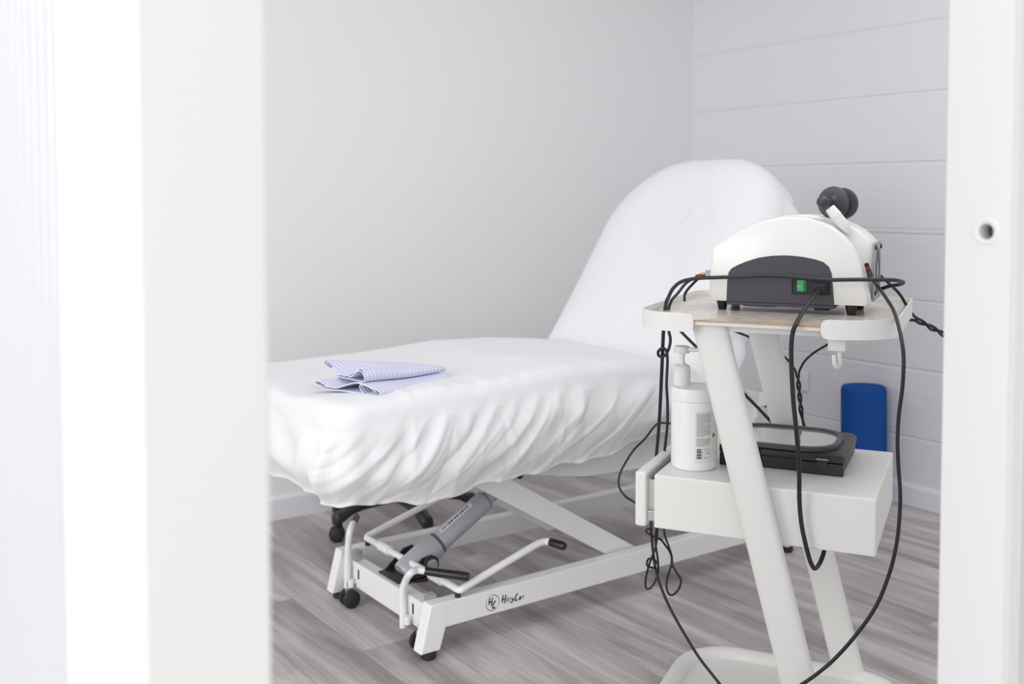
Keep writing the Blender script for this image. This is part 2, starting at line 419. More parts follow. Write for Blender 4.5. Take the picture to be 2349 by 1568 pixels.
# skirting boards
def skirting(name, P, Q, n, h, t):
    bm = NB(); P = np.array(P + (0,)); Q = np.array(Q + (0,)); n = np.asarray(n)
    pr = [(0, 0), (t, 0), (t, h - .012), (t * .55, h - .002), (t * .3, h), (0, h)]
    loft(bm, [[P + n * a + np.array([0, 0, z]) for a, z in pr], [Q + n * a + np.array([0, 0, z]) for a, z in pr]], True, True, True)
    bmesh.ops.recalc_face_normals(bm, faces=bm.faces)
    struct(name, bm, M['skirt'], smooth=0)
nL = unit(np.array([-(3.682 - 3.6) , -(3.645 - .19), 0]))
skirting('baseboard_left', WL[0], (3.63, 3.6), nL, 0.088, 0.013)
skirting('baseboard_right', (3.588, 0.69), (3.6445, 3.585), nR, 0.083, 0.013)
# unseen wall right of the doorway, made translucent for fill light, with its jamb
bm = NB(); box(bm, 1.165, 3.60, 0.640, 0.652, 0, 2.62); struct('wall_fill_light', bm, M['poly_fill_light'], smooth=0)
bm = NB(); box(bm, 0.251, 1.165, 0.615, 0.68, 2.25, 2.62); struct('wall_overdoor', bm, M['wall'], smooth=0)
# right jamb: its face towards the opening has a plugged screw hole
XJ = 1.10
bm = NB()
y0, y1, zt = 0.607, 0.684, 2.25
hc = (0.635, 1.162); hr = 0.0088
outer = [bm.verts.new((XJ, y, z)) for y, z in ((y0, 0), (y1, 0), (y1, zt), (y0, zt))]
inner = [bm.verts.new((XJ, hc[0] + hr * math.cos(2 * math.pi * k / 32), hc[1] + hr * math.sin(2 * math.pi * k / 32))) for k in range(32)]
e = [bm.edges.new((outer[i], outer[(i + 1) % 4])) for i in range(4)] + [bm.edges.new((inner[i], inner[(i + 1) % 32])) for i in range(32)]
bmesh.ops.triangle_fill(bm, use_beauty=True, use_dissolve=False, edges=e)
back = [bm.verts.new((XJ + .065, y, z)) for y, z in ((y0, 0), (y1, 0), (y1, zt), (y0, zt))]
bm.faces.new(back)
for i in range(4): bm.faces.new([outer[i], outer[(i + 1) % 4], back[(i + 1) % 4], back[i]])
deep = [bm.verts.new(v.co + Vector((0.02, 0, 0))) for v in inner]
for i in range(32): bm.faces.new([inner[i], inner[(i + 1) % 32], deep[(i + 1) % 32], deep[i]])
bm.faces.new(deep)
bmesh.ops.recalc_face_normals(bm, faces=bm.faces)
jamb = struct('trim_2', bm, M['lacquer'], smooth=0)
bm = NB()                                   # plastic collar around the hole and the screw inside it
lathe(bm, (XJ, hc[0], hc[1]), (1, 0, 0), [(0.006, hr + .0005), (-.0012, hr + .0003), (-.002, hr + .002), (-.002, hr + .005), (0, hr + .0062)], 36, cap=False)
obj('screw_collar', bm, M['hand'], jamb)
bm = NB(); lathe(bm, (XJ + .0195, hc[0], hc[1]), (-1, 0, 0), [(0, hr * .98), (.001, hr * .98), (.0015, .0045), (.006, .0045), (.0075, .003), (.008, .0005)], 24, cap=False)
obj('screw', bm, M['darkgrey'], jamb)
bm = NB(); box(bm, 1.112, 1.24, 0.596, 0.6145, 0, 2.28); struct('trim_3', bm, M['casing'], bevel=0.002)
# left post of the doorway and the polycarbonate partition behind it
bm = NB(); box(bm, 0.1722, 0.2514, 0.607, 0.797, 0, 2.62); struct('trim_1', bm, M['lacquer'], bevel=0.0025)
bm = NB()                                   # ribbed twin-wall sheet: shallow flutes running up it
ys = np.arange(0.797, 1.32, 0.003); pf = []
for y in ys:
    c = ((y - .797) / 0.030) % 1.0
    pf.append((0.189 + .0035 * abs(math.sin(math.pi * c)) ** 0.5 * -1, y))
r0 = [(x, y, 0.0) for x, y in pf] + [(0.204, pf[-1][1], 0.0), (0.204, pf[0][1], 0.0)]
loft(bm, [r0, [(x, y, 2.62) for x, y, _ in r0]], True, True, True); bmesh.ops.recalc_face_normals(bm, faces=bm.faces)
struct('window_1', bm, M['poly'], smooth=50)

# ------------------------------------------------------------------ treatment couch
couch = thing('treatment_couch', 'white electric treatment couch with black casters, its frame under the sheets', 'treatment couch', (2.0, 2.56, 0))
ZR0, ZR1 = 0.078, 0.145
YN0, YN1, YF0, YF1 = 2.285, 2.325, 2.80, 2.84
XE = 2.80
bm = NB()
for ya, yb in ((YN0, YN1), (YF0, YF1)): box(bm, 1.385, XE, ya, yb, ZR0, ZR1)
box(bm, 1.39, 1.43, YN1 + .0002, YF0 - .0002, 0.055, 0.129); box(bm, XE - .05, XE - .01, YN1, YF0, ZR0, ZR1)
base = obj('base_frame', bm, M['steel_white'], couch, smooth=0, bevel=0.003)
def leg(y0, y1, s):
    bm = NB()
    X = (lambda x: x) if s > 0 else (lambda x: 2 * 2.09 - x)
    pr = [(1.347, 0.022), (1.406, 0.022), (1.424, ZR0), (1.43, ZR1 + .001), (1.378, ZR1 + .001)]
    prism(bm, [(X(x), y0, z) for x, z in pr], np.zeros(3), np.array([0, y1 - y0, 0]))
    l = obj('leg', bm, M['steel_white'], couch, smooth=0, bevel=0.004)
    bm = NB(); xc = X(1.382)
    lathe(bm, (xc, (y0 + y1) / 2, 0.0), (0, 0, 1), [(0, .017), (.004, .0205), (.016, .0205), (.0225, .014)], 24)
    obj('rubber_foot', bm, M['rubber'], l)
for y0, y1 in ((YN0 - .0006, YN1 + .0006), (YF0 - .0006, YF1 + .0006)):
    leg(y0, y1, 1); leg(y0, y1, -1)
def caster(x, y, r=0.026, head=True):
    bm = NB()
    for s in (-1, 1):
        lathe(bm, (x, y + s * .006, r), (0, s, 0), [(0, r * .8), (.002, r), (.013, r), (.016, r * .85), (.018, r * .4)], 28)
    c = obj('caster', bm, M['rubber'], couch)
    bm = NB(); cyl(bm, (x - .002, y, r + .004), (x - .002, y, 0.075), .0065)
    box(bm, x - .012, x + .010, y - .0055, y + .0055, r - .004, r + .030)
    obj('caster_fork', bm, M['zinc'], c)
caster(1.372, 2.735); caster(1.388, 2.352)
caster(2.76, 2.735); caster(2.76, 2.352)
# caster levers: bent white tubes with black grips
XL = 1.374
def lever(P, G0, G1, y, lab):
    bm = NB(); tube(bm, catmull(P, 8), .0098, 16)
    cyl(bm, (XL, y, .070), (XL + .03, y - .03, .070), .007); cyl(bm, (XL, y - .022, .060), (XL, y - .022, .082), .0085)
    l = obj('caster_lever', bm, M['steel_white'], couch)
    bm = NB(); G0 = np.asarray(G0); G1 = np.asarray(G1); L = np.linalg.norm(G1 - G0)
    lathe(bm, G0, G1 - G0, [(0, .0112), (L - .006, .0118), (L - .001, .009), (L, .005)], 20)
    obj('lever_grip', bm, M['grip'], l)
p = lambda x, y, xx=XL: at_x(x, y, xx)
g0 = at_z(976, 1309, .205); g1 = at_z(1077, 1323, .205)
Pr = [p(925, 1438), p(924, 1400), p(923, 1358), p(928, 1332) + np.array([.002, -.002, 0]), at_z(942, 1314, .204), at_z(958, 1307, .207), g0 + unit(g1 - g0) * .01]
lever(Pr, g0, g1, Pr[0][1], '')
Pl = [p(797, 1353), p(797, 1300), p(799, 1250), p(802, 1222), p(807, 1206, XL + .012), p(811, 1198, XL + .025)]
lever(Pl, Pl[-1] - (Pl[-1] - Pl[-2]) * .3, p(817, 1184, XL + .06), Pl[0][1], '')
for y in (2.405, 2.72):                         # dark slots and zinc brackets of the caster levers on the foot-end beam
    bm = NB(); box(bm, 1.3885, 1.3905, y - .012, y - .005, .085, .113); obj('beam_slot', bm, M['ink'], base, smooth=0)
for y in (2.338, 2.755):
    bm = NB(); box(bm, 1.394, 1.416, y - .018, y + .008, .1295, .158); obj('lever_bracket', bm, M['zinc'], couch, smooth=0, bevel=0.001)
    bm = NB(); box(bm, 1.383, 1.3895, y - .008, y + .006, .03, .11); obj('lever_strap', bm, M['zinc'], couch, smooth=0, bevel=0.001)
# foot switch bar running round the base
bm = NB()
S = lambda y: np.array([1.468, y, 0.166])
def side(y, s):
    return [S(y - s * .03), S(y - s * .010), np.array([1.471, y - s * .003, .167]), np.array([1.480, y, .171]), np.array([1.52, y, .183]), np.array([1.62, y, .212])]
near = side(2.285, -1) + [np.array([1.70, 2.285, .235]), np.array([1.728, 2.284, .242]), np.array([1.746, 2.278, .245]), np.array([1.755, 2.262, .245])]
far = side(2.815, 1) + [np.array([1.72, 2.815, .240]), np.array([1.80, 2.815, .264]), np.array([1.82, 2.815, .270])]
tube(bm, catmull(near[::-1], 6) + catmull([S(2.34), S(2.45), S(2.6), S(2.76)], 3) + catmull(far, 6), .0098, 16)
for y0, y1 in ((2.375, 2.43), (2.66, 2.72)): cyl(bm, S(y0), S(y1), .0145)
bar = obj('foot_switch_bar', bm, M['steel_white'], couch)
bm = NB(); q0 = near[-1]; q1 = q0 + np.array([.012, -.045, -.002]); L = np.linalg.norm(q1 - q0)
lathe(bm, q0, q1 - q0, [(-.004, .0118), (L - .006, .0122), (L - .001, .0095), (L, .005)], 20)
obj('bar_grip', bm, M['grip'], bar)
for y in (2.297, 2.803):
    bm = NB(); cyl(bm, (1.468, y, .1455), (1.468, y, .157), .008); obj('bar_stop', bm, M['rubber'], bar)
# lifting arms
def arm(y0, y1, dx=0.0, x0=1.50, x1=2.046):
    bm = NB(); dz = .115; sl = (.445 - .120) / (1.506 - 2.046)
    zt = lambda x: .120 + (x - 2.046) * sl
    pr = [(x1 + dx, zt(x1)), (x1 + .118 + dx, zt(x1)), (x0 + .118 + dx, zt(x0)), (x0 + dx, zt(x0))]
    prism(bm, [(x, y0, z) for x, z in pr], np.zeros(3), np.array([0, y1 - y0, 0]))
    a = obj('lift_arm', bm, M['steel_white'], couch, smooth=0, bevel=0.002)
    return a
arm(2.333, 2.365); fa = arm(2.655, 2.687)
for (xx, zz) in ((2.041, .155), (1.915, .322)):
    bm = NB(); lathe(bm, (xx + .012, 2.646, zz), (0, 1, 0), [(0, .009), (.001, .012), (.0088, .012)], 20); obj('roller', bm, M['rubber'], fa)
bm = NB(); cyl(bm, (1.79, 2.366, .325), (1.79, 2.654, .325), .016); obj('cross_tube', bm, M['steel_white'], couch)
bm = NB(); cyl(bm, (2.10, 2.326, .125), (2.10, 2.80, .125), .012); obj('cross_tube', bm, M['steel_white'], couch)
bm = NB()                                   # upper frame under the mattress
for y in (2.36, 2.69): box(bm, 1.2, 2.75, y - .02, y + .02, .50, .54)
for x in (1.25, 1.6, 2.2, 2.7): box(bm, x, x + .04, 2.38, 2.67, .50, .539)
for (x, y) in ((1.54, 2.345), (1.54, 2.675)): box(bm, x, x + .07, y - .01, y + .01, .43, .50)
box(bm, 2.62, 2.68, 2.345, 2.375, .10, .50); box(bm, 2.62, 2.68, 2.66, 2.69, .10, .50)
obj('upper_frame', bm, M['steel_white'], couch, smooth=0, bevel=0.003)
# motor
m0 = np.array([1.455, 2.56, .133]); m1 = np.array([1.80, 2.56, .335]); dm = unit(m1 - m0)
bm = NB()
lathe(bm, m0, dm, [(-.005, .034), (0, .036), (.012, .038), (.118, .0385), (.122, .0365), (.124, .0365)], 40)
lathe(bm, m0, dm, [(.132, .029), (.134, .0315), (.318, .0315), (.322, .030)], 40)
lathe(bm, m0, dm, [(.322, .0225), (.385, .0225)], 32)
act = obj('lift_motor', bm, M['motor'], couch)
for (h0_, h1_, r_) in ((.123, .133, .034), (.318, .3225, .0308)):
    bm = NB(); lathe(bm, m0, dm, [(h0_, r_), (h1_, r_)], 36); obj('motor_seal', bm, M['motordark'], act)
bm = NB()
for y in (2.505, 2.612):
    prism(bm, [(1.415, y, .128), (1.50, y, .115), (1.535, y, .165), (1.515, y, .19), (1.485, y, .185)], np.zeros(3), np.array([0, .006, 0]))
lathe(bm, (1.508, 2.494, .166), (0, 1, 0), [(0, .0245), (.012, .0245)], 32)
box(bm, 1.405, 1.50, 2.505, 2.618, .1285, .134)
obj('motor_bracket', bm, M['black'], act, bevel=0.001)
bm = NB(); lathe(bm, (1.508, 2.488, .166), (0, 1, 0), [(0, .006), (.0015, .0165), (.007, .0175)], 32)
obj('pivot_washer', bm, M['zinc'], act)
# sticker wrapped on the motor tube: two materials, the print is a row of dark blocks as in the photo
bm = NB(); a_, b_, d_ = frame_of(dm)
tocam = unit(_O - (m0 + dm * .22)); th0 = math.atan2(tocam @ b_, tocam @ a_)
upv = np.array([0, 0, 1.0]); thu = math.atan2(upv @ b_, upv @ a_)
sgn = 1 if math.sin(thu - th0) > 0 else -1
def on_tube(h, off, r=.0318): 
    t = th0 + sgn * off; return m0 + dm * h + (a_ * math.cos(t) + b_ * math.sin(t)) * r
def patch(bm, h0, h1, o0, o1, r, mi, k=6):
    rows = [[bm.verts.new(Vector(on_tube(h, o0 + (o1 - o0) * i / k, r))) for i in range(k + 1)] for h in (h0, h1)]
    for i in range(k):
        bm.faces.new([rows[0][i], rows[0][i + 1], rows[1][i + 1], rows[1][i]]).material_index = mi
patch(bm, .150, .275, .42, .95, .0318, 0)
h = .160
rr = random.Random(8)
while h < .266:
    wd = rr.choice((.003, .004, .006, .008)); 
    patch(bm, h, min(h + wd, .266), .60, .76 + rr.random() * .04, .0320, 1, 3); h += wd + rr.choice((.0015, .002, .004))
obj('motor_sticker', bm, [M['sticker'], M['ink']], act, label='white sticker on the grey motor tube')
# badge painted on the near rail
bm = NB(); yb = YN0 - .0008
B_ = lambda x, y: at_y(1080 + x / 14.68, 1330 + y / 14.68, yb)
nb = np.array([0, -1.0, 0])
def stroke(pts, wd): ribbon(bm, catmull([B_(*q) for q in pts], 5), wd * 1.35, nb)
stroke([(640, 600), (625, 720), (614, 838)], .0024); stroke([(732, 585), (712, 720), (688, 858)], .0026); stroke([(592, 738), (715, 728)], .0028)
stroke([(842, 705), (815, 715), (765, 790), (742, 870), (748, 935), (775, 945), (822, 905)], .003)
c0 = B_(735, 762); rad = .0212
ring = [c0 + np.array([math.cos(t), 0, math.sin(t)]) * rad for t in [2 * math.pi * k / 48 for k in range(49)]]
ribbon(bm, ring, [.0004 + .0011 * abs(math.sin(t + .6)) for t in [2 * math.pi * k / 48 for k in range(49)]], nb)
stroke([(1090, 500), (1072, 620), (1058, 752)], .0026); stroke([(1182, 488), (1158, 640), (1135, 785)], .0026); stroke([(1042, 652), (1168, 640)], .0026)
stroke([(1262, 585), (1232, 600), (1208, 660), (1212, 712), (1240, 712), (1268, 650), (1262, 585)], .0014)
stroke([(1305, 715), (1322, 640), (1332, 585)], .0014); stroke([(1326, 610), (1348, 578)], .0018)
stroke([(1385, 600), (1392, 655), (1415, 665), (1440, 610)], .0018); stroke([(1444, 590), (1424, 690), (1390, 735), (1325, 760)], .0024)
stroke([(1588, 465), (1550, 480), (1510, 560), (1495, 640), (1510, 688), (1545, 672), (1578, 640)], .0028)
stroke([(1688, 540), (1655, 580), (1636, 640), (1655, 650), (1680, 600), (1692, 545)], .0026)
stroke([(1745, 640), (1756, 585), (1766, 540)], .001); stroke([(1752, 560), (1772, 525), (1790, 512)], .0026)
obj('badge', bm, M['ink'], base, smooth=0, label='dark painted badge and name on the near rail')
# gas strut and head-end bracket under the backrest
bm = NB(); cyl(bm, at_y(1722, 912, 2.42), at_y(1782, 930, 2.42), .017); cyl(bm, at_y(1722, 912, 2.42), at_y(1706, 903, 2.42), .011)
obj('backrest_strut', bm, M['black'], couch)
# mattress: seat and backrest under the sheets
bm = NB()
o_ = rrect(1.09, 2.28, 2.20, 2.88, .08)
loft(bm, [[(x, y, z) for x, y in o_] for z in (.555, .66)], True, True, True); obj('seat_mattress', bm, M['mattress'], couch, smooth=30, bevel=0.02, segs=4)

# ------------------------------------------------------------------ sheets
def smooth01(t): t = max(0.0, min(1.0, t)); return t * t * (3 - 2 * t)
FOLDS = [  # near-side folds: (x at top, x at hem, curve, width, height)
    (1.70, 1.50, 1.3, .035, .012), (1.78, 1.70, 1.2, .030, .013), (1.63, 1.38, 1.4, .028, .012), (1.50, 1.30, 1.1, .022, .009),
    (1.35, 1.18, 1.2, .030, .013), (1.30, 1.10, 1.0, .020, .008), (1.26, 1.235, 1.0, .016, .008), (1.90, 1.80, 1.2, .040, .008),
    (2.02, 1.90, 1.2, .045, .010), (1.42, 1.36, 1.0, .02, .006), (1.56, 1.33, 1.5, .02, .006)]
CREASES = [(rc[0], rc[0] + rc[1], rc[2], rc[3], rc[4]) for rc in [(random.uniform(1.08, 2.15), random.uniform(-.30, .06), random.uniform(.8, 1.6), random.uniform(.006, .014), random.choice((-1, 1)) * random.uniform(.0025, .0065)) for _ in range(40)]]
def seat_sheet():
    bm = NB()
    X0, X1, Y0, Y1 = 1.045, 2.30, 2.165, 2.905
    N = 900
    out = resample(rrect(X0, X1, Y0, Y1, [.085, .06, .06, .085], 12), N)
    xs = [1.0, 1.1, 1.2, 1.45, 1.75, 1.95, 2.10, 2.3]; zs = [.700, .712, .716, .724, .742, .736, .722, .70]
    hx = [1.0, 1.12, 1.2, 1.3, 1.43, 1.6, 1.8, 1.95, 2.1, 2.3]; hz = [.486, .476, .460, .454, .460, .478, .478, .500, .520, .54]
    ztop = lambda x: float(np.interp(x, xs, zs))
    rnd = np.random.RandomState(3)
    wv = [(rnd.uniform(5, 16), rnd.uniform(0, 6.28), rnd.uniform(0, 6.28), rnd.uniform(.0008, .0022)) for _ in range(16)]
    def noise(x, y):
        return sum(a * math.sin(f * (x * math.cos(p1) + y * math.sin(p1)) + p2 * 3 + 1.5 * math.sin(4 * x + 5 * y)) for f, p1, p2, a in wv)
    outn = []
    for i in range(N):
        t = unit(out[(i + 1) % N] - out[i - 1]); outn.append(np.array([t[1], -t[0]]))
    rings = []
    RE = .048
    def top_point(i, k):
        q = out[i]; sp = np.array([min(max(q[0], 1.40), 1.98), 2.535]); return sp + (q - sp) * k, np.linalg.norm(q - sp) * (1 - k)
    ks = [0.04 + .80 * j / 34 for j in range(35)] + [.84 + .16 * j / 13 for j in range(14)]
    for k in ks:
        r = []
        for i in range(N):
            p, e = top_point(i, k)
            z = ztop(p[0])
            if e < RE: z -= RE * (1 - math.sqrt(max(0, 1 - (1 - e / RE) ** 2.5)))
            z += noise(p[0], p[1]) * smooth01(e / .05)
            # folds carry on over the near edge on to the top
            ny = p[1] - Y0
            if ny < .22 and e > .0:
                for (xt, xb, pw, wd, am) in FOLDS:
                    xc = xt + (xt - xb) * .9 * max(0, ny - .03); g = math.exp(-((p[0] - xc) / (wd * 1.2)) ** 2)
                    z += am * .55 * g * smooth01((.22 - ny) / .2) * smooth01(e / .03)
            r.append((p[0], p[1], z))
        rings.append(r)
    T = [j / 44 for j in range(1, 45)]
    for t in T:
        r = []
        for i in range(N):
            q = out[i]; n = outn[i]; zt_ = ztop(q[0]) - RE; zh = float(np.interp(q[0], hx, hz))
            near = max(0, -n[1]); foot = max(0, -n[0])
            zh += .006 * math.sin(q[0] * 23 + q[1] * 17) + .004 * math.sin(q[0] * 51 - q[1] * 31)
            if q[0] < X0 + .12 and q[1] < Y0 + .12: zh -= .0
            z = zt_ + (zh - zt_) * t
            bulge = .020 * math.sin(math.pi * min(1, t * 1.05)) - .016 * smooth01((t - .6) / .4)
            d = 0.0
            env = math.sin(math.pi * (t ** .65)) * .8 + .25 * (1 - t)
            if near > .3:
                for (xt, xb, pw, wd, am) in FOLDS:
                    xc = xt + (xb - xt) * t ** pw; w_ = wd * (1 + .5 * t); u_ = (q[0] - xc) / w_
                    d += am * 1.0 * (math.exp(-abs(u_) ** 1.25) - .5 * math.exp(-(u_ + 1.4) ** 2)) * env
            for (xt, xb, pw, wd, am) in CREASES:
                if near > .2:
                    xc = xt + (xb - xt) * t ** pw; d += am * math.exp(-abs((q[0] - xc) / wd) ** 1.2) * smooth01(t * 3) * (1 - .5 * t)
            # foot corner: one strong hanging fold, and softer ones round the foot end
            arc = (q[0] - X0) + (q[1] - Y0)
            if q[0] < X0 + .25 and q[1] < Y0 + .3:
                s_ = (q[0] - X0) - (q[1] - Y0)
                for (c_, wd, am) in ((-.02 - .05 * t, .022, .016), (.075 + .03 * t, .03, -.010), (-.11 - .06 * t, .03, .010)):
                    d += am * math.exp(-((s_ - c_) / wd) ** 2) * smooth01(t / .25)
            d += .004 * math.sin(q[0] * 31 + q[1] * 27 + 6 * t) * env * (foot + .3)
            d += .003 * math.sin(9 * t + q[0] * 14 + 3 * math.sin(q[0] * 9)) * smooth01(t * 3)
            pq = q + n * (bulge + d)
            r.append((pq[0], pq[1], z))
        rings.append(r)
    # elastic hem turning under
    last = rings[-1]; r = []
    for i in range(N):
        n = outn[i]; r.append((last[i][0] - n[0] * .020, last[i][1] - n[1] * .020, last[i][2] + .004))
    rings.append(r)
    RV = loft(bm, rings, True)
    bm.faces.new(RV[0])
    bmesh.ops.recalc_face_normals(bm, faces=bm.faces)
    return bm
o = obj('fitted_sheet', seat_sheet(), M['sheet'], smooth=180, origin=(1.67, 2.535, 0.45))
tag(o, 'white crumpled fitted sheet over the seat part of the couch, under the towel', 'bed sheet')

def back_sheet():
    bm = NB()
    ang = math.radians(57); P0 = np.array([2.155, 2.535, .665]); dl = np.array([math.cos(ang), 0, math.sin(ang)]); dn = np.array([-math.sin(ang), 0, math.cos(ang)])
    L_, HW = .845, .385; N = 460; RE = .11
    out = resample(rrect(0, L_, -HW, HW, [.05, .30, .32, .05], 18), N)
    rnd = np.random.RandomState(11)
    wv = [(rnd.uniform(4, 13), rnd.uniform(0, 6.28), rnd.uniform(0, 6.28), rnd.uniform(.0012, .003)) for _ in range(14)]
    noise = lambda x, y: sum(a * math.sin(f * (x * math.cos(p1) + y * math.sin(p1)) + p2) for f, p1, p2, a in wv)
    CR = [(rnd.uniform(.0, .8), rnd.uniform(-.38, .38), rnd.uniform(-1.2, 1.2), rnd.uniform(.05, .22), rnd.uniform(.008, .02), rnd.choice((-1, 1)) * rnd.uniform(.0012, .0035)) for _ in range(22)]
    def crease(x, y):
        z = 0
        for cx, cy, a, ln, wd, am in CR:
            dx, dy = x - cx, y - cy; l = dx * math.cos(a) + dy * math.sin(a); m = -dx * math.sin(a) + dy * math.cos(a) + .25 * l * l
            z += am * math.exp(-(l / ln) ** 2 - abs(m / wd) ** 1.3)
        return z
    outn = []
    for i in range(N):
        t = unit(out[(i + 1) % N] - out[i - 1]); outn.append(np.array([t[1], -t[0]]))
    rings = []
    ks = [0.05 + .55 * j / 18 for j in range(19)] + [.60 + .40 * (1 - (1 - j / 34) ** 1.7) for j in range(1, 35)]
    W_ = lambda l, y, h: P0 + dl * l + np.array([0, y, 0]) + dn * h
    for k in ks:
        r = []
        for i in range(N):
            q = out[i]; sp = np.array([min(max(q[0], .36), .44), 0.0]); p = sp + (q - sp) * k; e = np.linalg.norm(q - sp) * (1 - k)
            h = noise(p[0], p[1]) * smooth01(e / .30) + crease(p[0], p[1]) * smooth01(e / .05)
            if e < .34: h -= RE * (1 - math.sqrt(max(0, 1 - (1 - e / .34) ** 5)))
            r.append(W_(p[0], p[1], h))
        rings.append(r)
    for j in range(1, 21):
        t = j / 20; r = []
        for i in range(N):
            q = out[i]; n = outn[i]
            drop = .115
            h = -RE - drop * t * .8
            head = max(0, n[0]); near = max(0, -n[1])
            d = .012 * math.sin(math.pi * t) - .03 * smooth01((t - .6) / .4)
            d += (.012 * math.sin(q[1] * 30 + q[0] * 44 + 1.0) + .008 * math.sin(q[0] * 71 + 2 * t)) * math.sin(math.pi * min(1, t * .9)) * (near * .9 + head * .5)
            # the loose cloth hangs straight down behind the top edge
            sag = head * .10 * t
            p = W_(q[0] + n[0] * d, q[1] + n[1] * d, h) + np.array([sag * .25, 0, -sag])
            r.append(p)
        rings.append(r)
    RV = loft(bm, rings, True); bm.faces.new(RV[0]); bmesh.ops.recalc_face_normals(bm, faces=bm.faces)
    return bm
bsheet = obj('fitted_sheet', back_sheet(), M['sheet'], smooth=180, origin=(2.4, 2.535, .6))
tag(bsheet, 'white sheet pulled over the raised backrest of the couch', 'bed sheet')
# its loose lower edge hanging below the seat sheet, with a gathered elastic hem
bm = NB(); rings = []
hx = [1.58, 1.65, 1.75, 1.85, 2.0, 2.1, 2.25, 2.4, 2.55]; hz = [.486, .460, .438, .422, .413, .413, .424, .45, .50]
for j in range(13):
    t = j / 12; r = []
    for i in range(121):
        x = 1.57 + 1.0 * i / 120; zh = float(np.interp(x, hx, hz)); z = .575 + (zh - .575) * t
        y = 2.235 + .012 * math.sin(math.pi * t) + .004 * math.sin(x * 21 + 4 * t) + .0016 * math.sin(x * 260) * smooth01((t - .7) / .3) + .05 * smooth01((1.66 - x) / .1)
        r.append((x, y, z))
    rings.append(r)
loft(bm, rings, False)
obj('loose_hem', bm, M['sheet'], bsheet, smooth=180, solid=.0015)

# ------------------------------------------------------------------ folded towel
def towel():
    # two loosely S-folded layers: cross-sections at the open (left) end and at the tight (right) end, lofted
    a = math.radians(21); dl = np.array([math.cos(a), math.sin(a), 0]); dw = np.array([-math.sin(a), math.cos(a), 0])
    O_ = np.array([1.200, 2.228, .7165])
    T_ = lambda px, py, d=0.0: (px, py)
    # (w, z) from the front fold to the back, open end
    lowL = [(.19, .003), (.12, .003), (.03, .003), (.004, .003), (-.004, .009), (.004, .016), (.040, .024), (.075, .027), (.110, .018), (.140, .009), (.170, .012), (.198, .022), (.212, .020), (.208, .013), (.19, .010)]
    lowR = [(.12, .003), (.07, .003), (.03, .003), (.004, .003), (-.004, .008), (.004, .014), (.030, .018), (.060, .019), (.085, .019), (.105, .019), (.125, .018), (.140, .017), (.150, .014), (.148, .010), (.145, .008)]
    upL = [(.20, .026), (.13, .027), (.060, .030), (.050, .043), (.058, .058), (.075, .060), (.105, .046), (.145, .033), (.19, .038), (.228, .056), (.248, .061), (.262, .056), (.256, .048), (.24, .044)]
    upR = [(.12, .022), (.06, .022), (.022, .022), (.014, .029), (.022, .036), (.05, .038), (.08, .038), (.105, .038), (.125, .037), (.140, .036), (.150, .033), (.153, .028), (.150, .025), (.145, .023)]
    in1L = [(.052, .005), (.060, .008), (.066, .018), (.058, .024), (.035, .020), (.012, .010)]
    in1R = [(.05, .006), (.056, .008), (.060, .011), (.055, .013), (.03, .012), (.012, .008)]
    in2L = [(.110, .036), (.095, .042), (.080, .054), (.070, .055), (.062, .048), (.058, .040)]
    in2R = [(.09, .027), (.08, .030), (.07, .032), (.05, .031), (.035, .028), (.03, .026)]
    bm = NB(); uvl = bm.loops.layers.uv.new('UVMap')
    def sheet(PL, PR, len_, x0):
        A = catmull([np.array([w_, z, 0]) for w_, z in PL], 7); B = catmull([np.array([w_, z, 0]) for w_, z in PR], 7)
        rows = []; n = len(A); K = 26
        arc = [0]
        for i in range(1, n): arc.append(arc[-1] + np.linalg.norm(A[i] - A[i - 1]))
        for j in range(K + 1):
            t = j / K; r = []
            for i in range(n):
                q = A[i] * (1 - t) + B[i] * t
                x = x0(q) * (1 - t) + len_ * t
                z = q[1] + .0015 * math.sin(7 * t + 20 * q[0])
                if t > .9: z = .022 + (z - .022) * (1 - .25 * ((t - .9) / .1) ** 2)
                r.append((bm.verts.new(Vector(O_ + dl * x + dw * q[0] + np.array([0, 0, z]))), (x, arc[i])))
            rows.append(r)
        for r0, r1 in zip(rows, rows[1:]):
            for i in range(n - 1):
                f = bm.faces.new([r0[i][0], r0[i + 1][0], r1[i + 1][0], r1[i][0]])
                for lp, uv in zip(f.loops, (r0[i][1], r0[i + 1][1], r1[i + 1][1], r1[i][1])): lp[uvl].uv = uv
    sheet(lowL, lowR, .272, lambda q: .0); sheet(in1L, in1R, .25, lambda q: .004)
    sheet(upL, upR, .285, lambda q: .005 + .08 * max(0, q[0] - .05) / .21); sheet(in2L, in2R, .25, lambda q: .012)
    return bm
o = obj('folded_towel', towel(), M['towel'], smooth=180, origin=(1.3, 2.33, .7225), solid=.0026)
tag(o, 'lavender waffle towel folded in layers on the white sheet', 'towel')

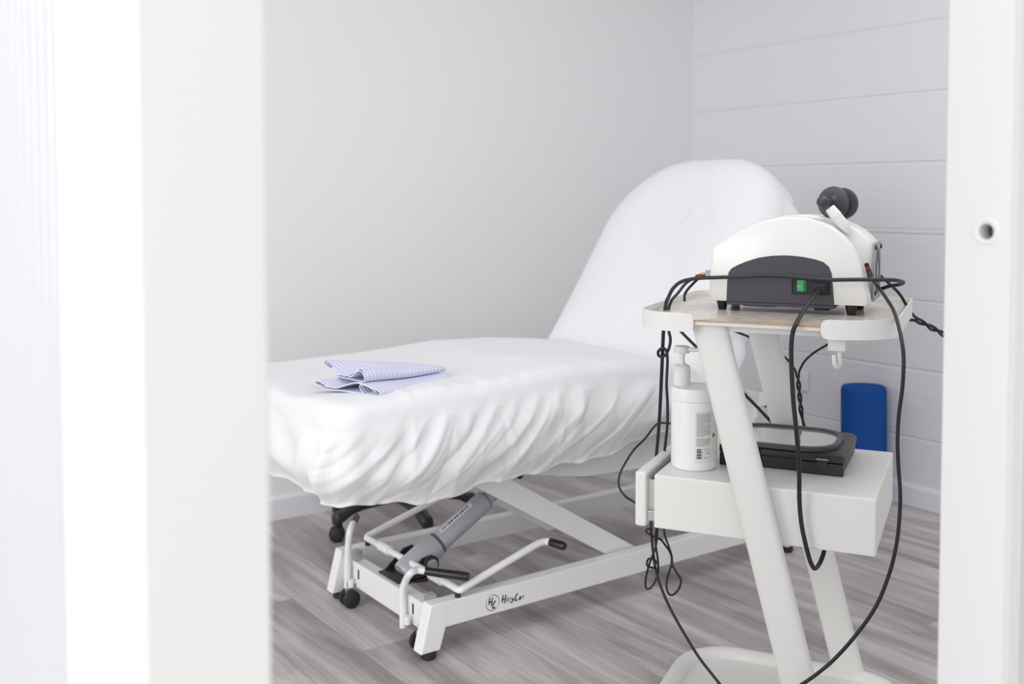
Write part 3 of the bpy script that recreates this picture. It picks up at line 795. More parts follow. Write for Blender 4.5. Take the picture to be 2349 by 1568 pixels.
# ------------------------------------------------------------------ swivel stool behind the couch
SX, SY, SR = 1.87, 3.33, .26
stool = thing('swivel_stool', 'swivel stool with a black five-armed caster base behind the couch', 'stool', (SX, SY, 0))
for k in range(5):
    a = math.radians(190 + 72 * k); d = np.array([math.cos(a), math.sin(a), 0]); s_ = np.array([-d[1], d[0], 0]); c = np.array([SX, SY, 0])
    bm = NB(); rings = []
    for (r, z, w_, h_) in ((.02, .112, .030, .050), (.10, .112, .026, .044), (.18, .108, .024, .036), (.225, .098, .023, .034), (.252, .087, .023, .040), (.278, .082, .022, .046), (.285, .080, .017, .040)):
        ct = c + d * r + np.array([0, 0, z])
        rings.append([ct + s_ * w_ * math.cos(t) * (1 if abs(math.cos(t)) < .9 else .97) + np.array([0, 0, 1.0]) * h_ * .5 * math.copysign(abs(math.sin(t)) ** .6, math.sin(t)) for t in [2 * math.pi * i / 16 for i in range(16)]])
    loft(bm, rings, True, True, True)
    armo = obj('base_arm', bm, M['stoolblack'], stool, smooth=60)
    bm = NB(); q = c + d * SR; ca = a + (.9 if k % 2 else -.7); cd = np.array([math.cos(ca), math.sin(ca), 0]); cs = np.array([-cd[1], cd[0], 0]); wc = q + cd * .012
    for sg in (-1, 1):
        lathe(bm, wc + cs * sg * .006 + np.array([0, 0, .026]), cs * sg, [(0, .022), (.003, .026), (.013, .026), (.017, .021), (.019, .010)], 24)
    cyl(bm, q + np.array([0, 0, .035]), q + np.array([0, 0, .07]), .008)
    lathe(bm, wc - cs * .014 + np.array([0, 0, .027]), cs, [(0, .0275), (.028, .0275)], 24)
    obj('caster', bm, M['rubber'], armo)
bm = NB(); cyl(bm, (SX, SY, .10), (SX, SY, .17), .036, .03); cyl(bm, (SX, SY, .17), (SX, SY, .40), .016)
obj('gas_column', bm, M['stoolblack'], stool)
bm = NB(); lathe(bm, (SX, SY, .40), (0, 0, 1), [(0, .12), (.012, .165), (.05, .175), (.07, .16), (.078, .05)], 40)
obj('seat', bm, M['stoolblack'], stool)

# ------------------------------------------------------------------ things at the clad wall
fr = on_plane(1985, 890, A + nR * .10, nR)
tilt = unit(np.array([0.012, 0.03, 1.0]))
bm = NB(); fb = A + dR * ((fr - A) @ dR) + nR * .098; fb[2] = 0.003
lathe(bm, fb, tilt, [(0, .078), (.006, .086), (.02, .087), (.43, .087), (.445, .085), (.452, .078), (.453, .02)], 48)
o = obj('foam_roller', bm, M['foam'], smooth=50, origin=tuple(fb[:2]) + (0,)); tag(o, 'blue foam roller standing upright against the white clad wall', 'foam roller')
q0 = on_plane(1838, 872, A, nR); 
outlet = thing('power_socket', 'white square power socket on the clad wall behind the trolley', 'power socket', q0)
bm = NB(); ex = dR; 
def wallbox(bm, c, hw, hh, d0, d1):
    hexa(bm, [c - ex * hw + nR * d0 - np.array([0, 0, hh]), c + ex * hw + nR * d0 - np.array([0, 0, hh]), c + ex * hw + nR * d1 - np.array([0, 0, hh]), c - ex * hw + nR * d1 - np.array([0, 0, hh]),
              c - ex * hw + nR * d0 + np.array([0, 0, hh]), c + ex * hw + nR * d0 + np.array([0, 0, hh]), c + ex * hw + nR * d1 + np.array([0, 0, hh]), c - ex * hw + nR * d1 + np.array([0, 0, hh])])
wallbox(bm, q0, .042, .042, 0, .010); obj('face_plate', bm, M['socket'], outlet, smooth=0, bevel=0.003)
bm = NB(); lathe(bm, q0 + nR * .0102, nR, [(0, .021), (.003, .021), (.003, .018), (.0005, .017)], 32, cap=False); obj('socket_ring', bm, M['socket'], outlet)

# ------------------------------------------------------------------ trolley
cart = thing('equipment_trolley', 'pale grey steel equipment trolley with slanted legs, drawer box and tray top', 'trolley', cw(-.23, .21, 0))
ZB0, ZB1 = .476, .594
bm = NB()                                   # drawer box, open at its left end
ou = [(a_, b_) for a_, b_ in ((0, ZB0), (.43, ZB0), (.43, ZB1), (0, ZB1))]; iu = [(a_, b_) for a_, b_ in ((.007, ZB0 + .007), (.423, ZB0 + .007), (.423, ZB1 - .007), (.007, ZB1 - .007))]
loft(bm, [[cw(0, a_, b_) for a_, b_ in ou], [cw(-.4612, a_, b_) for a_, b_ in ou], [cw(-.4612, a_, b_) for a_, b_ in iu], [cw(-.06, a_, b_) for a_, b_ in iu]], True, True, True)
bmesh.ops.recalc_face_normals(bm, faces=bm.faces)
obj('drawer_box', bm, M['cart'], cart, smooth=0, bevel=0.0035)
dr = None
bm = NB(); cbox(bm, -.505, -.479, .0, .43, ZB0 - .001, ZB1 + .003); dr = obj('drawer', bm, M['cart'], cart, smooth=0, bevel=0.006, segs=3)
bm = NB(); cbox(bm, -.479, -.10, .022, .408, ZB0 + .018, ZB0 + .022); cbox(bm, -.479, -.10, .022, .026, ZB0 + .022, ZB1 - .018); cbox(bm, -.479, -.10, .404, .408, ZB0 + .022, ZB1 - .018)
obj('drawer_tray', bm, M['cart'], dr, smooth=0)
for vv in (.009, .410):
    bm = NB(); cbox(bm, -.479, -.12, vv, vv + .011, ZB0 + .012, ZB0 + .034); obj('drawer_slide', bm, M['zinc'], dr, smooth=0, bevel=0.001)
# slanted legs of flat-oval tube
SL = .262
def oval_leg(vc, z0, z1, utop):
    bm = NB(); rings = []
    ax = unit(U * -SL + np.array([0, 0, 1.0]))
    for z in (z0, z1):
        c = cw(utop + (.93 - z) * SL, vc, z)
        ring = []
        for t in [2 * math.pi * i / 40 for i in range(40)]:
            a = math.copysign(abs(math.cos(t)) ** .75, math.cos(t)) * .0375; b = math.copysign(abs(math.sin(t)) ** .75, math.sin(t)) * .0185
            ring.append(c + U * a + V * b)
        rings.append(ring)
    loft(bm, rings, True, True, True); bmesh.ops.recalc_face_normals(bm, faces=bm.faces)
    obj('leg', bm, M['cart'], cart, smooth=40)
oval_leg(-.0205, .030, .934, -.336); oval_leg(.4505, .030, .934, -.331)
# base: bent tube ring lying on the floor, with a pressed plate inside it
ringp = rrect(-.485, .03, -.0205, .4505, [.10, .10, .12, .12], 10)
bm = NB(); tube(bm, [cw(a, b, .0225) for a, b in resample(ringp, 110)], .0215, 20, closed=True)
obj('base_ring', bm, M['cart'], cart, smooth=60)
bm = NB(); pi_ = rrect(-.468, .013, -.004, .434, [.085, .085, .105, .105], 10)
prism(bm, [cw(a, b, .016) for a, b in pi_], np.zeros(3), np.array([0, 0, .006])); obj('base_plate', bm, M['cart'], cart, smooth=30)
# tray top: laminate board, steel flange below, and the lip bent round its corners
TU0, TU1, TV0, TV1 = -.490, .032, -.058, .50
ZT = .945
trayp = rrect(TU0, TU1, TV0, TV1, [.085, .115, .05, .05], 12)
bm = NB(); prism(bm, [cw(a, b, ZT - .0025) for a, b in trayp], np.zeros(3), np.array([0, 0, .0025]))
for f in bm.faces: f.material_index = 0 if f.normal.z > .5 else 1
board = obj('tray_board', bm, [M['laminate'], M['wood']], cart, smooth=0)
bm = NB(); prism(bm, [cw(a, b, ZT - .0110) for a, b in rrect(TU0 + .004, TU1 - .004, TV0 + .003, TV1 - .004, [.08, .11, .05, .05], 12)], np.zeros(3), np.array([0, 0, .008]))
cbox(bm, -.33, -.11, -.02, .46, ZT - .026, ZT - .0125)
obj('tray_support', bm, M['cart'], cart, smooth=30, bevel=0.001)
bm = NB()                                   # splinters of the worn front edge
for (x0, y0, x1, y1, h) in ((1594, 735, 1680, 731, .0022), (1705, 734, 1790, 737, .0026), (1806, 741, 1880, 746, .002)):
    a0 = at_v(x0, y0, TV0 - .0015); a1 = at_v(x1, y1, TV0 - .0015)
    hexa(bm, [a0, a1, a1 + V * .004, a0 + V * .004, a0 + np.array([0, 0, h * .6]), a1 + np.array([0, 0, h * 1.2]), a1 + V * .0035 + np.array([0, 0, h]), a0 + V * .004 + np.array([0, 0, h * .5])])
obj('chipped_edge', bm, M['wood'], board, smooth=0, label='chipped tan edge of the tray board')
bm = NB()
def lip(u0, u1, zb, zt_):
    # walk the outline anticlockwise; keep the stretch that is not the open front between u0 and u1
    pts = resample(rrect(TU0 - .003, TU1 + .003, TV0 - .003, TV1 + .003, [.088, .118, .053, .053], 12), 260)
    keep = [p for p in pts if not (p[1] < TV0 + .0 and u0 < p[0] < u1)]
    s = max(range(len(keep)), key=lambda i: (keep[i][1] < TV0 + .0) * (10 - abs(keep[i][0] - u1)))
    keep = keep[s:] + keep[:s]
    keep = [np.array([u1, TV0 - .003])] + keep + [np.array([u0, TV0 - .003])]
    L = [0]
    for a, b in zip(keep, keep[1:]): L.append(L[-1] + np.linalg.norm(b - a))
    R_ = .014; inn = []; res = []
    for p, l in zip(keep, L):
        e = min(l, L[-1] - l); cut = R_ - math.sqrt(max(0, R_ ** 2 - (R_ - e) ** 2)) if e < R_ else 0
        res.append((cw(p[0], p[1], zb + cut), cw(p[0], p[1], zt_ - cut)))
    # finer rounding at the two free ends
    def fine(pa, pb):
        out = []
        for k in range(9):
            e = R_ * (1 - math.cos(math.pi / 2 * k / 8)); t = e / max(1e-9, np.linalg.norm(pb - pa)); p = pa + (pb - pa) * min(1, t)
            cut = R_ - math.sqrt(max(0, R_ ** 2 - (R_ - e) ** 2)); out.append((cw(p[0], p[1], zb + cut * .98), cw(p[0], p[1], zt_ - cut * .98)))
        return out
    st = next(i for i, l in enumerate(L) if l > R_); en = next(i for i in range(len(L) - 1, -1, -1) if L[-1] - L[i] > R_)
    full = fine(keep[0], keep[st]) + res[st:en + 1] + fine(keep[-1], keep[en])[::-1]
    prev = None
    for lo, hi in full:
        cur = (bm.verts.new(Vector(lo)), bm.verts.new(Vector(hi)))
        if prev: bm.faces.new([prev[0], cur[0], cur[1], prev[1]])
        prev = cur
lip(-.361, -.104, .9195, .9585)
obj('tray_lip', bm, M['cart'], cart, smooth=60, solid=.0022)
# cable hook under the right corner
bm = NB(); cbox(bm, -.094, -.060, -.032, .02, .893, .9195)
hk = obj('hook_block', bm, M['cart'], cart, smooth=0, bevel=0.0015)
bm = NB(); hp = [cw(-.074, -.012, .894), cw(-.073, -.014, .882), cw(-.072, -.016, .868), cw(-.076, -.024, .860), cw(-.080, -.033, .866), cw(-.081, -.036, .880), cw(-.081, -.036, .886)]
tube(bm, catmull(hp, 6), .0042, 12); obj('hook', bm, M['hand'], hk)

# ------------------------------------------------------------------ electrotherapy unit on the tray
dev = thing('electrotherapy_unit', 'white arched electrotherapy unit with slate grey end panel and green switch', 'medical device', cw(-.21, .25, ZT))
front = [(-.3817, .969), (-.3800, 1.03), (-.3755, 1.082), (-.3680, 1.0905), (-.3447, 1.1067), (-.3148, 1.1252), (-.2851, 1.139), (-.2557, 1.1497), (-.2266, 1.1559), (-.2035, 1.1584), (-.1749, 1.1578), (-.155, 1.155), (-.1324, 1.1479), (-.1127, 1.138), (-.0902, 1.1195), (-.0734, 1.0997), (-.0593, 1.0741), (-.048, 1.0486), (-.0408, 1.0201), (-.034, .99), (-.032, .972), (-.037, .967), (-.377, .966)]
backp = [(-.3830, .969), (-.3830, 1.03), (-.3800, 1.082), (-.3720, 1.0905), (-.3460, 1.1075), (-.3150, 1.1262), (-.2851, 1.140), (-.2557, 1.1510), (-.2266, 1.1575), (-.2035, 1.1605), (-.1749, 1.1610), (-.150, 1.1590), (-.1250, 1.1540), (-.1000, 1.1465), (-.0780, 1.1370), (-.0600, 1.1265), (-.0430, 1.1110), (-.032, 1.0990), (-.0300, 1.04), (-.0300, .99), (-.0300, .975), (-.035, .970), (-.377, .968)]
bm = NB()
def ring_at(P, v, s=1.0, dz=0.0):
    cu, cz = -.21, 1.02
    return [cw(cu + (a - cu) * s, v, cz + (z - cz) * (s if z > 1.0 else (1 + (s - 1) * .3)) + dz) for a, z in P]
loft(bm, [ring_at(front, .150, .955), ring_at(front, .152, .975), ring_at(front, .157, .990), ring_at(front, .166, 1.0), ring_at(front, .182, 1.004), ring_at(front, .192, 1.0), ring_at(front, .1945, .984),
          ring_at(front, .1955, .945), ring_at(backp, .2015, .945), ring_at(backp, .203, .988), ring_at(backp, .205, .998), ring_at(backp, .215, 1.0), ring_at(backp, .325, 1.0), ring_at(backp, .338, .995), ring_at(backp, .345, .975)], True, True, True)
shell = obj('housing', bm, M['shell'], dev, smooth=50)
# recessed dark end panel
dark = [(-.3389, .966), (-.3378, 1.0103), (-.3345, 1.0320), (-.3280, 1.0405), (-.317, 1.0471), (-.2962, 1.0566), (-.2696, 1.0657), (-.2403, 1.0708), (-.2112, 1.0724), (-.1968, 1.0721), (-.171, 1.0698), (-.1454, 1.0648), (-.1284, 1.0594), (-.1171, 1.0495), (-.1113, 1.0352), (-.1081, 1.0034), (-.1050, .966)]
bm = NB(); prism(bm, [cw(a, .1475, z) for a, z in dark], np.zeros(3), V * .012)
cbox(bm, -.3389, -.1050, .1475, .34, .9585, .9655)
endp = obj('end_panel', bm, M['slate'], dev, smooth=30, bevel=0.0012)
# its power inlet: frame, green rocker switch, mains socket
bm = NB(); cbox(bm, -.1945, -.1150, .1462, .1475, .9895, 1.0225); cbox(bm, -.1945, -.1150, .1445, .1475, 1.0215, 1.0235); cbox(bm, -.1945, -.1150, .1445, .1475, .9885, .9905); cbox(bm, -.1950, -.1930, .1445, .1475, .9885, 1.0235); cbox(bm, -.1165, -.1145, .1445, .1475, .9885, 1.0235)
cbox(bm, -.1620, -.1605, .1452, .1475, .99, 1.022)
inlet = obj('power_inlet', bm, M['black'], dev, smooth=0, bevel=0.0005)
bm = NB()
hexa(bm, [cw(-.1835, .1462, .9945), cw(-.1645, .1462, .9945), cw(-.1645, .148, .9945), cw(-.1835, .148, .9945), cw(-.1835, .1462, 1.0190), cw(-.1645, .1462, 1.0190), cw(-.1645, .148, 1.0190), cw(-.1835, .148, 1.0190)])
prism(bm, [cw(-.1835, .1462, .9945), cw(-.170, .1425, .9945), cw(-.1645, .1462, .9945)], np.zeros(3), np.array([0, 0, .0245]))
sw = obj('rocker_switch', bm, M['green'], inlet, smooth=0, label='green rocker switch')
bm = NB(); oc = cw(-.1806, .1448, 1.0058)
ribbon(bm, [oc + U * math.cos(t) * .0014 + np.array([0, 0, 1]) * math.sin(t) * .002 for t in [2 * math.pi * k / 16 for k in range(17)]], .0007, -V)
ribbon(bm, [cw(-.1752, .1435, 1.0055), cw(-.1728, .1428, 1.0055)], .0008, -V)
obj('switch_marking', bm, M['sticker'], sw, smooth=0)
bm = NB(); cbox(bm, -.1480, -.1195, .130, .1462, .9925, 1.0125); cbox(bm, -.1455, -.1235, .123, .130, .9950, 1.0100)
plug = NB(); plug.free()
plugbm = bm
for k, (a, z) in enumerate(((-.355, 0), (-.0725, 0))):
    pass
for (a, v) in ((-.3555, .181), (-.0720, .172), (-.0685, .300), (-.3520, .305)):
    bm = NB(); lathe(bm, cw(a, v, ZT), (0, 0, 1), [(0, .0085), (.002, .0092), (.019, .0130), (.0245, .0135)], 24)
    obj('foot', bm, M['black'], dev)
bm = NB(); cbox(bm, -.305, -.235, .17, .30, .9550, .9584); cbox(bm, -.150, -.118, .17, .26, .9520, .9584)
obj('base_cover', bm, M['black'], dev, smooth=0, bevel=0.001)
# fan plate on the right side
bm = NB(); cbox(bm, -.0302, -.0268, .188, .338, .974, 1.101); fan = obj('fan_plate', bm, M['panel'], dev, smooth=0, bevel=0.0008)
bm = NB(); lathe(bm, cw(-.0266, .262, 1.037), U, [(0, .05), (.0006, .05), (.0006, .024), (0, .024)], 48, cap=False)
for k in range(3):
    t = math.radians(20 + 120 * k)
obj('fan_grille', bm, M['darkgrey'], fan)
for (v, z) in ((.200, 1.091), (.325, 1.089), (.200, .992), (.325, .990)):
    bm = NB(); lathe(bm, cw(-.0268, v, z), U, [(0, .0055), (.002, .0055), (.0035, .003)], 18); obj('fan_screw', bm, M['black'], fan)
# lead socket with spring strain relief on the right shoulder, in the gap between the shells
bm = NB(); s0 = at_v(1987, 604, .17); s1 = at_v(1998, 638, .145); dd = unit(s1 - s0); L = np.linalg.norm(s1 - s0)
tube(bm, [s0, s0 + dd * L * .3, s0 + dd * L * .6, s0 + dd * L * .8], [.0026, .0034, .0042, .0042], 14, 0)
for k in range(7):
    h = L * (.02 + .085 * k); lathe(bm, s0 + dd * h, dd, [(0, .0032 + .0002 * k), (.0012, .0046 + .0002 * k), (.0024, .0032 + .0002 * k)], 16, 1 if k in (3, 4, 5) else 0)
lathe(bm, s0 + dd * L * .68, dd, [(0, .0062), (.008, .0062), (.010, .0048), (.018, .0040)], 18, 0)
obj('lead_socket', bm, [M['black'], M['red']], dev)

# ------------------------------------------------------------------ applicator lying on top of the unit
app = thing('massage_applicator', 'black disc headed applicator with white handle lying on the electrotherapy unit', 'applicator', cw(-.11, .21, 1.16))
k0 = cw(-.1345, .168, 1.1895); c1 = cw(-.1192, .222, 1.1882); ad = unit(c1 - k0); L1 = np.linalg.norm(c1 - k0)
bm = NB()
lathe(bm, k0, ad, [(-.0135, .001), (-.012, .006), (-.008, .0105), (-.002, .0135), (.004, .0138), (.009, .0122), (.013, .0080), (L1 - .016, .0078), (L1 - .009, .011), (L1 - .006, .0155), (L1 - .004, .019), (L1 - .0035, .0345), (L1 - .001, .0358), (L1 + .003, .0358), (L1 + .005, .034), (L1 + .005, .018)], 48)
head = obj('head_disc', bm, M['disc'], app, smooth=40)
bm = NB(); c2 = at_v(1932, 467, .252)
lathe(bm, c2, ad, [(-.018, .018), (-.008, .018), (-.006, .031), (-.004, .0345), (.002, .0358), (.006, .0350), (.008, .030), (.0085, .01)], 48)
obj('back_disc', bm, M['disc'], app, smooth=40)
bm = NB(); h0 = at_v(1903, 476, .176); h1 = at_v(1938, 520, .186); hd = unit(h1 - h0); Lh = np.linalg.norm(h1 - h0)
lathe(bm, h0, hd, [(0, .0095), (.002, .0112), (.024, .0128), (.0245, .0122), (Lh - .006, .0126), (Lh + .002, .0106), (Lh + .010, .008), (Lh + .016, .005)], 28)
obj('handle', bm, M['hand'], app, smooth=40)

# ------------------------------------------------------------------ pump bottle on the drawer box
bu, bv = -.3995, .104; bc = cw(bu, bv, ZB1)
bot = thing('pump_bottle', 'white pump bottle with ingredients label standing on the drawer box', 'bottle', bc)
bm = NB(); R = .0512
lathe(bm, bc, (0, 0, 1), [(0.0005, R * .90), (.004, R * .97), (.010, R), (.150, R), (.153, R * .985)], 56)
body = obj('body', bm, M['bottle'], bot, smooth=40)
bm = NB(); lathe(bm, bc + np.array([0, 0, .1535]), (0, 0, 1), [(0, R * 1.0), (.001, R * 1.03), (.004, R * 1.035), (.0045, R * 1.02), (.026, R * 1.02), (.029, R * .99), (.0295, R * .5)], 56)
obj('lid', bm, M['bottle'], bot, smooth=40)
pc = cw(bu - .030, bv + .004, ZB1 + .183)
bm = NB(); lathe(bm, pc, (0, 0, 1), [(0, .0195), (.034, .0190), (.0345, .0183), (.0355, .0190), (.042, .0190), (.0445, .016), (.046, .012), (.048, .008), (.056, .0058), (.070, .0072), (.073, .0105)], 36)
pump = obj('pump', bm, M['hand'], bot, smooth=40)
bm = NB(); lathe(bm, pc + np.array([0, 0, .0722]), (0, 0, 1), [(0, .0162), (.0015, .0172), (.0125, .0175), (.0150, .0165), (.0158, .013)], 36)
nz = pc + np.array([0, 0, .0812]); nd = unit(U * .97 - V * .1); tube(bm, [nz + nd * .012, nz + nd * .03, nz + nd * .045, nz + nd * .055 - np.array([0, 0, .004])], [.0055, .0048, .0045, .0042], 14)
obj('pump_head', bm, M['hand'], bot, smooth=40)
# label: paper, lines of small print, barcode, a corner of green artwork
bm = NB(); cdir = unit(np.array([_O[0] - bc[0], _O[1] - bc[1], 0])); t0 = math.atan2(cdir[1], cdir[0])
def onb(deg, z, r): t = t0 + math.radians(deg); return bc + np.array([math.cos(t) * r, math.sin(t) * r, z])
def lab(d0, d1, z0, z1, r, mi):
    k = max(1, int(abs(d1 - d0) / 4)); rows = [[bm.verts.new(Vector(onb(d0 + (d1 - d0) * i / k, z, r))) for i in range(k + 1)] for z in (z0, z1)]
    for i in range(k): bm.faces.new([rows[0][i], rows[0][i + 1], rows[1][i + 1], rows[1][i]]).material_index = mi
lab(3, 170, .020, .134, R + .0004, 0)
rr = random.Random(5)
def line(z, d0, d1, h, mi):
    d = d0
    while d < d1:
        wd = rr.uniform(2.0, 5.5); lab(d, min(d + wd, d1), z, z + h, R + .0007, mi); d += wd + rr.uniform(.7, 1.6)
for k in range(19): line(.1275 - .00265 * k, 7, 44 if k not in (8, 18) else 26, .00115, 2)
for k in range(7): line(.0735 - .0025 * k, 7, 43 if k != 6 else 38, .0011, 2)
z = .0300
while z < .0520:
    h_ = rr.choice((.0006, .0009, .0014, .0022)); lab(7, 18, z, z + h_, R + .0007, 1); z += h_ + rr.choice((.0005, .0008, .0012))
lab(19.5, 21, .030, .051, R + .0007, 3)
for (zz, a, b, mi) in ((.0495, 25, 42, 3), (.0460, 26, 42, 3), (.0405, 25, 32, 3), (.0405, 34, 42, 1), (.0315, 27, 30, 1), (.0325, 34, 42, 2)): line(zz, a, b, .0013 if mi != 1 else .0016, mi)
rows = [onb(50, .0755, R + .0007), onb(58, .0755, R + .0007), onb(62, .080, R + .0007), onb(54, .0865, R + .0007)]
bm.faces.new([bm.verts.new(Vector(q)) for q in rows]).material_index = 4
obj('label', bm, [M['paper'], M['ink'], M['greyink'], M['paleink'], M['leaf']], body, smooth=180, label='printed label with barcode')

# ------------------------------------------------------------------ black case on the drawer box
cu0, cu1, cv0, cv1 = -.352, -.080, .150, .392
case = thing('storage_case', 'black plastic carry case with glossy clear lid lying on the drawer box', 'case', cw(-.215, .27, ZB1))
bm = NB(); loft(bm, [[cw(a, b, z) for a, b in rrect(cu0 + s, cu1 - s, cv0 + s + d, cv1 - s, .010, 6)] for z, s, d in ((ZB1 + .0005, .006, .004), (ZB1 + .003, .003, .004), (ZB1 + .0285, 0, .004))], True, True, True)
cbox(bm, cu1 - .090, cu1 - .001, cv0 - .004, cv0 + .012, ZB1 + .0005, ZB1 + .027); cbox(bm, cu0 + .001, cu0 + .09, cv0 - .004, cv0 + .012, ZB1 + .0005, ZB1 + .027)
cb = obj('case_body', bm, M['case'], case, smooth=40, bevel=0.0015)
bm = NB(); loft(bm, [[cw(a, b, z) for a, b in rrect(cu0 - .002 + s, cu1 + .002 - s, cv0 + s, cv1 - s, .012, 6)] for z, s in ((ZB1 + .0290, .001), (ZB1 + .031, 0), (ZB1 + .041, .001), (ZB1 + .046, .006), (ZB1 + .0475, .012))], True, True, True)
cbox(bm, cu1 - .090, cu1 - .001, cv0 - .006, cv0 + .012, ZB1 + .0295, ZB1 + .046); cbox(bm, cu0 + .001, cu0 + .09, cv0 - .006, cv0 + .012, ZB1 + .0295, ZB1 + .046)
lidc = obj('case_lid', bm, M['case'], case, smooth=40, bevel=0.0015)
bm = NB(); ro = resample(rrect(cu0 + .010, cu1 - .018, cv0 + .002, cv1 - .022, [.06, .075, .075, .06], 12), 120); ri = resample(rrect(cu0 + .022, cu1 - .030, cv0 + .014, cv1 - .034, [.05, .065, .065, .05], 12), 120)
z0, z1 = ZB1 + .047, ZB1 + .0565
loft(bm, [[cw(a, b, z0) for a, b in ro], [cw(a, b, z1 - .002) for a, b in ro], [cw(a * .985 + b_ * .015, c_ * .985 + d_ * .015, z1) for (a, c_), (b_, d_) in zip(ro, ri)], [cw(a, b, z1) for a, b in ri], [cw(a, b, z0) for a, b in ri]], True)
bmesh.ops.recalc_face_normals(bm, faces=bm.faces); obj('window_rim', bm, M['caserim'], lidc, smooth=40)
bm = NB(); prism(bm, [cw(a, b, z0 + .0005) for a, b in ri], np.zeros(3), np.array([0, 0, .004])); obj('lid_window', bm, M['mirror'], lidc, smooth=30)
for uc in (cu1 - .045, cu0 + .045):
    bm = NB(); cbox(bm, uc - .011, uc + .011, cv0 - .0095, cv0 - .004, ZB1 + .018, ZB1 + .040); cbox(bm, uc - .0065, uc + .0065, cv0 - .011, cv0 - .009, ZB1 + .022, ZB1 + .028)
    for s in (-1, 1): cbox(bm, uc + s * .0155 - .0015, uc + s * .0155 + .0015, cv0 - .009, cv0 - .004, ZB1 + .030, ZB1 + .046)
    lt = obj('latch', bm, M['case'], case, smooth=0, bevel=0.0008)
    bm = NB(); cyl(bm, cw(uc - .0135, cv0 - .0105, ZB1 + .036), cw(uc + .0135, cv0 - .0105, ZB1 + .036), .0011, n=10); obj('latch_pin', bm, M['zinc'], lt)

# ------------------------------------------------------------------ cables
def cable(name, pts, r, m, label, cat='cable', k=8, mi_extra=None, group=None):
    bm = NB(); tube(bm, catmull(pts, k), r, 12)
    o = obj(name, bm, m, smooth=80, origin=pts[0]); tag(o, label, cat, group); return o
q = lambda px, py, v: at_v(px, py, v)
# mains lead: plug in the unit, over the tray edge, down in front of the drawer box and back under it
t = thing('mains_lead', 'black mains lead from the green switch over the tray edge, hanging before the drawer box', 'power cord', cw(-.13, .13, 1.0))
obj('plug', plugbm, M['black'], t, smooth=30, bevel=0.002)
bm = NB(); tube(bm, catmull([cw(-.1345, .127, 1.003), cw(-.139, .10, .995), q(1858, 690, .055), q(1840, 718, .0), q(1826, 743, -.066), q(1818, 765, -.072), q(1815, 800, -.072), q(1816, 850, -.070), q(1820, 920, -.066), q(1827, 990, -.060), q(1833, 1070, -.035), q(1834, 1150, -.02), q(1840, 1210, -.018), q(1855, 1275, -.016), q(1864, 1298, -.012), q(1870, 1303, .0), q(1880, 1292, .03), q(1890, 1265, .06), q(1893, 1235, .10)], 8), .0046, 12)
tube(bm, [cw(-.1345, .127, 1.003), cw(-.137, .110, .998), cw(-.140, .09, .988)], [.0062, .0056, .0048], 14)
obj('cord', bm, M['cable'], t, smooth=80)
# thick lead lying round the front of the unit
front_lead = cable('electrode_lead', [q(1505, 1052, .30), q(1512, 970, .25), q(1518, 850, .15), q(1522, 757, .10), q(1527, 700, .10), q(1533, 682, .10), q(1545, 660, .11), q(1565, 645, .115), q(1600, 638, .115), q(1650, 636, .115), q(1700, 634.5, .115), q(1750, 632, .115), q(1800, 633.5, .115), q(1850, 638, .115), q(1900, 641.5, .115), q(1960, 641, .115), q(2010, 641, .12), q(2050, 642, .15), q(2068, 645, .20), q(2072, 648, .23), q(2064, 652, .27), q(2040, 656, .31), q(2015, 664, .34), q(1990, 668, .37)], .0042, M['greycable'], 'dark lead looped round the front of the unit and hanging left of the bottle')
cable('electrode_lead', [q(1600, 634, .20), q(1575, 648, .18), q(1555, 672, .15), q(1540, 690, .12), q(1533, 715, .11), q(1534, 757, .11), q(1538, 778, .11), q(1534, 800, .112), q(1524, 816, .116), q(1512, 816, .118), q(1510, 806, .114), q(1520, 798, .108), q(1529, 806, .110), q(1531, 830, .115), q(1529, 880, .13), q(1531, 920, .15), q(1531, 970, .17), q(1526, 1020, .20), q(1522, 1052, .22)], .0034, M['greycable'], 'thin dark lead with a small knot hanging beside the pump head')
t2 = cable('electrode_lead', [q(1632, 633, .235), q(1610, 634, .22), q(1590, 650, .20), q(1572, 672, .18), q(1570, 690, .17)], .0032, M['greycable'], 'short dark lead with red and yellow plugs left of the unit')
bm = NB(); a0 = q(1596, 634, .21); a1 = q(1608, 631, .212); cyl(bm, a0, a1, .0045, n=14); obj('red_plug', bm, M['red'], t2, label='red plug')
bm = NB(); a0 = q(1609, 631, .214); a1 = q(1630, 629, .235); cyl(bm, a0 + np.array([0, 0, .004]), a1 + np.array([0, 0, .004]), .004, n=14); obj('yellow_plug', bm, M['yellow'], t2, label='pale yellow plug')
bm = NB(); a0 = q(1608, 636, .20); a1 = q(1628, 634, .205); cbox(bm, *( -.398, -.383, .19, .2, 1.016, 1.032)); obj('blue_plug', bm, M['bluegrey'], t2, bevel=.001, label='pale blue plug')
cable('electrode_lead', [q(1548, 972, .24), q(1530, 970, .27), q(1512, 970, .28), q(1499, 980, .28), q(1480, 1005, .26), q(1455, 1030, .22), q(1434, 1062, .16), q(1421, 1090, .10), q(1420, 1115, .06), q(1432, 1135, .04), q(1450, 1148, .06), q(1470, 1160, .12)], .0028, M['greycable'], 'thin dark lead bowing out left over the open drawer front')
